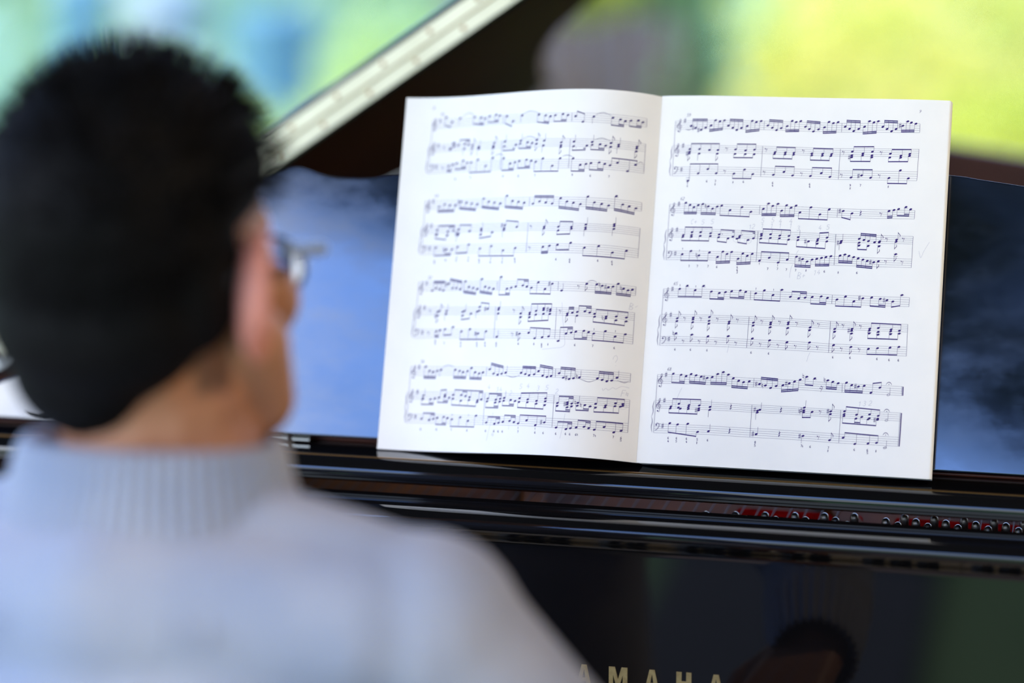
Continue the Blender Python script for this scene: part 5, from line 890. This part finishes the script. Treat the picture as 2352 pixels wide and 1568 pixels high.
for t, (cx, cy, cz, r0, tilt) in enumerate([(-0.222, -0.492, 1.135, 0.068, -0.1), (-0.222, -0.492, 1.150, 0.069, -0.1), (-0.222, -0.492, 1.161, 0.072, -0.11), (-0.222, -0.493, 1.163, 0.077, -0.11), (-0.222, -0.494, 1.155, 0.081, -0.1), (-0.222, -0.497, 1.140, 0.084, -0.08), (-0.221, -0.502, 1.122, 0.090, -0.05), (-0.220, -0.509, 1.108, 0.100, 0.0), (-0.220, -0.515, 1.097, 0.113, 0.03), (-0.220, -0.518, 1.084, 0.123, 0.05), (-0.220, -0.520, 1.070, 0.124, 0.05), (-0.220, -0.520, 1.052, 0.110, 0.05)]):
    rings.append(((cx, cy, cz), (lambda a, r0=r0, t=t: r0 * (1 + (0.06 if t < 6 else 0.06 + 0.045 * (t - 6)) * math.cos(2 * a))), X_, (Y_ + Z_ * tilt).normalized(), Z_, 0))
col_ = ribbed('ribbed_collar', rings, 58, 0.0032, M['sweater'], sw)
for s in (-1, 1):
    sh_, el, wr = [Vector(p) for p in ARMS[s]]; ax = (wr - el).normalized(); ox = ax.orthogonal().normalized(); oy = ax.cross(ox)
    rr = []
    for tt, r0 in ((0.66, 0.044), (0.74, 0.0440), (0.84, 0.0425), (0.96, 0.0390), (1.06, 0.0365), (1.13, 0.0370), (1.14, 0.0340), (1.12, 0.0320)):
        rr.append((el.lerp(wr, tt), (lambda a, r0=r0: r0), ox, oy, ax, 0))
    ribbed('ribbed_cuff', rr, 30, 0.0034, M['sweater'], sw, 180)
b = MB(); b.ball((-0.22, -0.64, 0.575), (0.175, 0.138, 0.095), 24, 14)
for s in (-1, 1):
    hip, knee, ank = LEGS[s]; b.capsule([hip, knee], [0.086, 0.066], 0.25); b.capsule([knee, ank], [0.064, 0.048], 0.25)
blob('trousers', b, M['cloth'], person, 0.008, 6)
for s in (-1, 1):
    hip, knee, ank = LEGS[s]; b = MB(); b.capsule([(ank[0], ank[1] - 0.035, 0.045), (ank[0], ank[1] + 0.06, 0.045), (ank[0], ank[1] + 0.155, 0.038)], [0.040, 0.041, 0.033], 0.25); b.capsule([ank, (ank[0], ank[1], 0.06)], [0.042, 0.040])
    b.box(ank[0] - 0.040, ank[0] + 0.040, ank[1] - 0.072, ank[1] + 0.185, 0.0, 0.02)
    blob('shoe', b, M['shoe'], person, 0.005, 5)
# glasses
g = empty('eyeglasses', tuple(hl(0, 0.11, 0.005)), 'dark-framed eyeglasses worn by the person at the piano', 'glasses')
TLT = HR @ Matrix.Rotation(R(9), 3, 'X')
for s in (-1, 1):
    rim_ = [hl(0.034 * s, 0.1105, -0.004) + TLT @ Vector((0.0245 * math.cos(R(a)), -0.006 * abs(math.cos(R(a))) * 1.0, 0.0195 * math.sin(R(a)))) for a in range(0, 361, 15)]
    MB().tube(rim_, 0.0019, 8, False).build('rim', M['frame'], g, True)
    ld = MB(); c0_ = hl(0.034 * s, 0.1105, -0.004); NR, NA = 7, 32; ln = []
    for face in (0, 1):                         # face 0 is hollowed towards the eye: a lens for short sight
        for j in range(1, NR + 1):
            for i in range(NA):
                a = 2 * math.pi * i / NA; q = j / NR; x_, z_ = 0.0236 * q * math.cos(a), 0.0186 * q * math.sin(a)
                ln.append(c0_ + TLT @ Vector((x_, -0.0052 * abs(math.cos(a)) * q ** 3 * 0 + (0.0012 if face else -0.0004 - (x_ * x_) / (2 * 0.052)), z_)))
    ln += [c0_ + TLT @ Vector((0, -0.0004, 0)), c0_ + TLT @ Vector((0, 0.0012, 0))]; Q = NR * NA; lf = []
    for face in (0, 1):
        o_ = face * Q
        for i in range(NA):
            i2 = (i + 1) % NA; tri = (2 * Q + face, o_ + i, o_ + i2); lf.append(tri if face else tri[::-1])
            for j in range(NR - 1):
                qd = (o_ + j * NA + i, o_ + (j + 1) * NA + i, o_ + (j + 1) * NA + i2, o_ + j * NA + i2); lf.append(qd if face else qd[::-1])
    for i in range(NA):
        i2 = (i + 1) % NA; lf.append(((NR - 1) * NA + i, (NR - 1) * NA + i2, Q + (NR - 1) * NA + i2, Q + (NR - 1) * NA + i))
    ld.add(ln, lf)
    lz = ld.build('lens', M['glass'], g); bm = bmesh.new(); bm.from_mesh(lz.data); bmesh.ops.recalc_face_normals(bm, faces=bm.faces); bm.to_mesh(lz.data); bm.free(); smooth_by_angle(lz, 30)
    MB().tube([hl(0.056 * s, 0.108, 0.007), hl(0.073 * s, 0.096, 0.009), hl(0.083 * s, 0.02, 0.014), hl(0.084 * s, -0.022, 0.016), hl(0.079 * s, -0.046, 0.0)], [0.0034, 0.0045, 0.0032, 0.0020, 0.0018], 8).build('temple', M['frame'], g, True)
MB().tube([hl(-0.011, 0.110, 0.001), hl(0, 0.115, 0.004), hl(0.011, 0.110, 0.001)], 0.0018, 8).build('bridge', M['frame'], g, True)
# bench
bn = empty('piano_bench', (-0.22, -0.70, 0), 'black padded piano bench the person is sitting on', 'bench')
MB().box(-0.50, 0.06, -0.86, -0.53, 0.425, 0.490, 0.022, 4).build('cushion', M['vinyl'], bn, True)
MB().box(-0.49, 0.05, -0.85, -0.54, 0.37, 0.425, 0.005).build('apron', M['lacquer'], bn)
for x, y in ((-0.46, -0.83), (0.02, -0.83), (-0.46, -0.565), (0.02, -0.565)):
    MB().box(x - 0.022, x + 0.022, y - 0.022, y + 0.022, 0.0, 0.37, 0.003).build('leg', M['lacquer'], bn)

# ------------------------------------------------------------------ beyond the piano
ch = empty('wooden_chair', (0.42, 1.45, 0), 'dark brown wooden chair with a tall back standing behind the piano', 'chair')
tr = MB(); n_ = 14; v = []
for i in range(n_ + 1):
    x = 0.08 + 0.62 * i / n_; t = (x - 0.20) / 0.5; zt = 1.178 - 0.030 * max(0, (x - 0.16)) / 0.2 - 0.02 * max(0, x - 0.45); y = 1.20 + 0.03 * math.sin(math.pi * i / n_)
    v += [(x, y, 1.06), (x, y, zt), (x, y + 0.024, zt), (x, y + 0.024, 1.06)]
f = []
for i in range(n_):
    a = 4 * i
    for k in range(4): f.append((a + k, a + (k + 1) % 4, a + 4 + (k + 1) % 4, a + 4 + k))
f += [(3, 2, 1, 0), (4 * n_, 4 * n_ + 1, 4 * n_ + 2, 4 * n_ + 3)]
tr.add(v, f); tr.build('top_rail', M['wood'], ch, bevel=0.004)
for x in (0.10, 0.66):
    MB().box(x - 0.02, x + 0.02, 1.20, 1.235, 0.0, 1.08, 0.005).build('back_post', M['wood'], ch)
    MB().box(x - 0.02, x + 0.02, 1.66, 1.70, 0.0, 0.44, 0.005).build('leg', M['wood'], ch)
for i in range(5): MB().box(0.19 + i * 0.095 - 0.012, 0.19 + i * 0.095 + 0.012, 1.212, 1.226, 0.47, 1.07, 0.003).build('back_slat', M['wood'], ch)
MB().box(0.07, 0.69, 1.20, 1.71, 0.43, 0.47, 0.012).build('seat', M['wood'], ch)
def leafmat(name, c1, c2, tr_=0.45): return mat(name, lin(*c1), 0.6, spec=0.25, var=lin(*c2), vscale=3.0, transl=tr_)
LM = dict(yel=leafmat('yellow_green_leaf', (240, 226, 140), (222, 220, 100)), mid=leafmat('mid_green_leaf', (150, 186, 130), (124, 168, 108)), lime=leafmat('lime_leaf', (214, 214, 96), (192, 204, 76)),
          mint=leafmat('silvery_mint_leaf', (200, 220, 186), (186, 212, 182)), pale=leafmat('pale_green_leaf', (206, 220, 134), (186, 210, 140)), sage=leafmat('sage_leaf', (150, 184, 140), (136, 176, 132)), cream=leafmat('cream_yellow_leaf', (232, 226, 130), (216, 222, 120)))
def shrub(name, c, r, m, n_, label, group, size=0.07):
    g_ = empty(name, (c[0], c[1], -0.08), label, 'shrub', group)
    b = MB()
    for i in range(n_):
        z_ = random.uniform(-1, 1); a = random.uniform(0, 2 * math.pi); q = math.sqrt(1 - z_ * z_); k = random.uniform(0.72, 1.0)
        d = Vector((q * math.cos(a), q * math.sin(a), z_)); p = Vector(c) + Vector((d.x * r[0], d.y * r[1], d.z * r[2])) * k * (1 + 0.12 * noise.noise(d * 3 + Vector(c)))
        if p.z < -0.05: continue
        t = Vector((random.gauss(0, 1), random.gauss(0, 1), random.gauss(0, 1))).normalized(); nn = (d + t * 0.8).normalized(); u = nn.orthogonal().normalized(); u.rotate(Matrix.Rotation(random.uniform(0, 6.28), 3, nn)); w_ = nn.cross(u); L = size * random.uniform(0.7, 1.3)
        b.add([p - u * L * 0.5, p + w_ * L * 0.28 + nn * L * .05, p + u * L * 0.5, p - w_ * L * 0.28 + nn * L * .05], [(0, 1, 2, 3)])
    b.build('foliage', m, g_)
    st = MB()
    for k in range(5):
        a = k * 1.256; st.tube([(c[0], c[1], -0.08), (c[0] + 0.3 * r[0] * math.cos(a), c[1] + 0.3 * r[1] * math.sin(a), max(0.1, c[2] * 0.6)), (c[0] + 0.7 * r[0] * math.cos(a), c[1] + 0.7 * r[1] * math.sin(a), c[2] + 0.2 * r[2])], [0.02, 0.014, 0.006], 6)
    st.build('stem', M['bark'], g_)
    return g_
rows = [
 ('leafy_shrub', (-0.32, 5.50, 0.60), (0.50, 0.38, 0.60), 'yel', 1500, 'large sunlit yellow-green shrub right of the grey stone pillar'),
 ('leafy_shrub', (0.22, 4.80, 0.46), (0.50, 0.38, 0.50), 'lime', 1300, 'lime green shrub behind the wooden chair'),
 ('leafy_shrub', (-0.30, 6.75, 0.95), (0.70, 0.42, 0.60), 'cream', 1400, 'pale creamy yellow shrub standing highest behind the yellow-green one'),
 ('leafy_shrub', (1.10, 5.90, 0.70), (0.65, 0.45, 0.75), 'yel', 1300, 'yellow-green shrub at the right end of the bed'),
 ('leafy_shrub', (-1.00, 5.75, 1.30), (0.26, 0.22, 0.22), 'mid', 700, 'darker green bushy top hanging over the grey pillar'),
 ('leafy_shrub', (-1.14, 5.05, 1.23), (0.17, 0.20, 0.14), 'lime', 500, 'small lime green shrub top seen just right of the piano lid'),
 ('leafy_shrub', (-0.98, 6.22, 0.62), (0.14, 0.15, 0.50), 'sage', 600, 'grey-green shrub at the right foot of the grey pillar'),
 ('leafy_shrub', (-3.48, 5.40, 0.60), (0.46, 0.40, 0.62), 'mint', 1300, 'silvery mint shrub farthest left behind the person'),
 ('leafy_shrub', (-2.55, 5.45, 0.46), (0.36, 0.38, 0.50), 'mint', 1200, 'silvery mint shrub behind the crown of the head'),
 ('leafy_shrub', (-1.80, 5.50, 0.58), (0.36, 0.34, 0.56), 'pale', 1100, 'pale yellow-green shrub behind the brass lid hinge'),
 ('leafy_shrub', (-2.02, 4.60, 0.40), (0.40, 0.33, 0.46), 'pale', 1100, 'low pale green shrub nearest the left side of the raised lid'),
 ('leafy_shrub', (-2.30, 3.40, 0.10), (0.45, 0.35, 0.36), 'lime', 700, 'low lime green plant beside the piano at far left'),
]
for nm, c, r, k, n_, lab in rows: shrub(nm, c, r, LM[k], n_, lab, 'shrubs in the bed behind the piano', 0.085)
struct(MB().box(-1.92, -1.10, 6.45, 6.85, -0.08, 1.12, 0.02).build('trim_5', M['stone']))
def urn(c, h, r, m, label):
    u_ = empty('garden_urn', c, label, 'urn')
    MB().lathe([(r * 0.45, 0), (r * 0.5, 0.02), (r * 0.8, h * 0.35), (r, h * 0.7), (r * 0.9, h * 0.92), (r * 1.02, h * 0.96), (r * 1.02, h), (r * 0.88, h), (r * 0.8, h * 0.9)], c, 32).build('pot', m, u_, True)
urn((-2.52, 6.3, -0.08), 1.12, 0.15, M['glazeb'], 'tall blue glazed garden urn between the mint and yellow-green shrubs')
urn((-3.30, 6.40, -0.08), 1.22, 0.09, M['glazeb'], 'slim blue glazed garden urn left of the pale lilac one')
urn((-3.00, 6.45, -0.08), 1.20, 0.15, M['lilac'], 'pale lilac garden urn behind the mint shrubs')
def hedge(x0, x1, y0, y1, h, n_, m, label, dens=0.3):
    b = MB(); b.box(x0 + .1, x1 - .1, y0 + .1, y1 - .1, -0.08, h - .1, 0.1, 1)
    for i in range(n_):
        fc = random.choice('fbtttff'); x = random.uniform(x0, x1); y = random.uniform(y0, y1); z = random.uniform(-0.05, h)
        if fc == 'f': y = y0 if abs(y0) < abs(y1) else y1
        elif fc == 'b': x = random.choice((x0, x1))
        else: z = h
        p = Vector((x, y, z)) + Vector((random.gauss(0, .05), random.gauss(0, .05), random.gauss(0, .05)))
        nn = Vector((random.gauss(0, 1), random.gauss(0, 1), random.gauss(0, 1))).normalized(); u = nn.orthogonal().normalized(); w_ = nn.cross(u); L = dens * random.uniform(0.7, 1.3)
        b.add([p - u * L * .5, p + w_ * L * .3, p + u * L * .5, p - w_ * L * .3], [(0, 1, 2, 3)])
    return tag(b.build('garden_hedge', m), label, 'hedge')
hedge(-1.0, 9.0, 9.5, 10.6, 1.7, 2600, LM['yel'], 'long yellow-green hedge closing the garden on the right')
hedge(-14.0, -1.9, 9.5, 10.6, 1.5, 3000, LM['mint'], 'long pale mint hedge closing the garden on the left')
hedge(-9.0, 12.0, -15.5, -14.2, 1.6, 2600, LM['mid'], 'mid green hedge across the lawn behind the camera side')
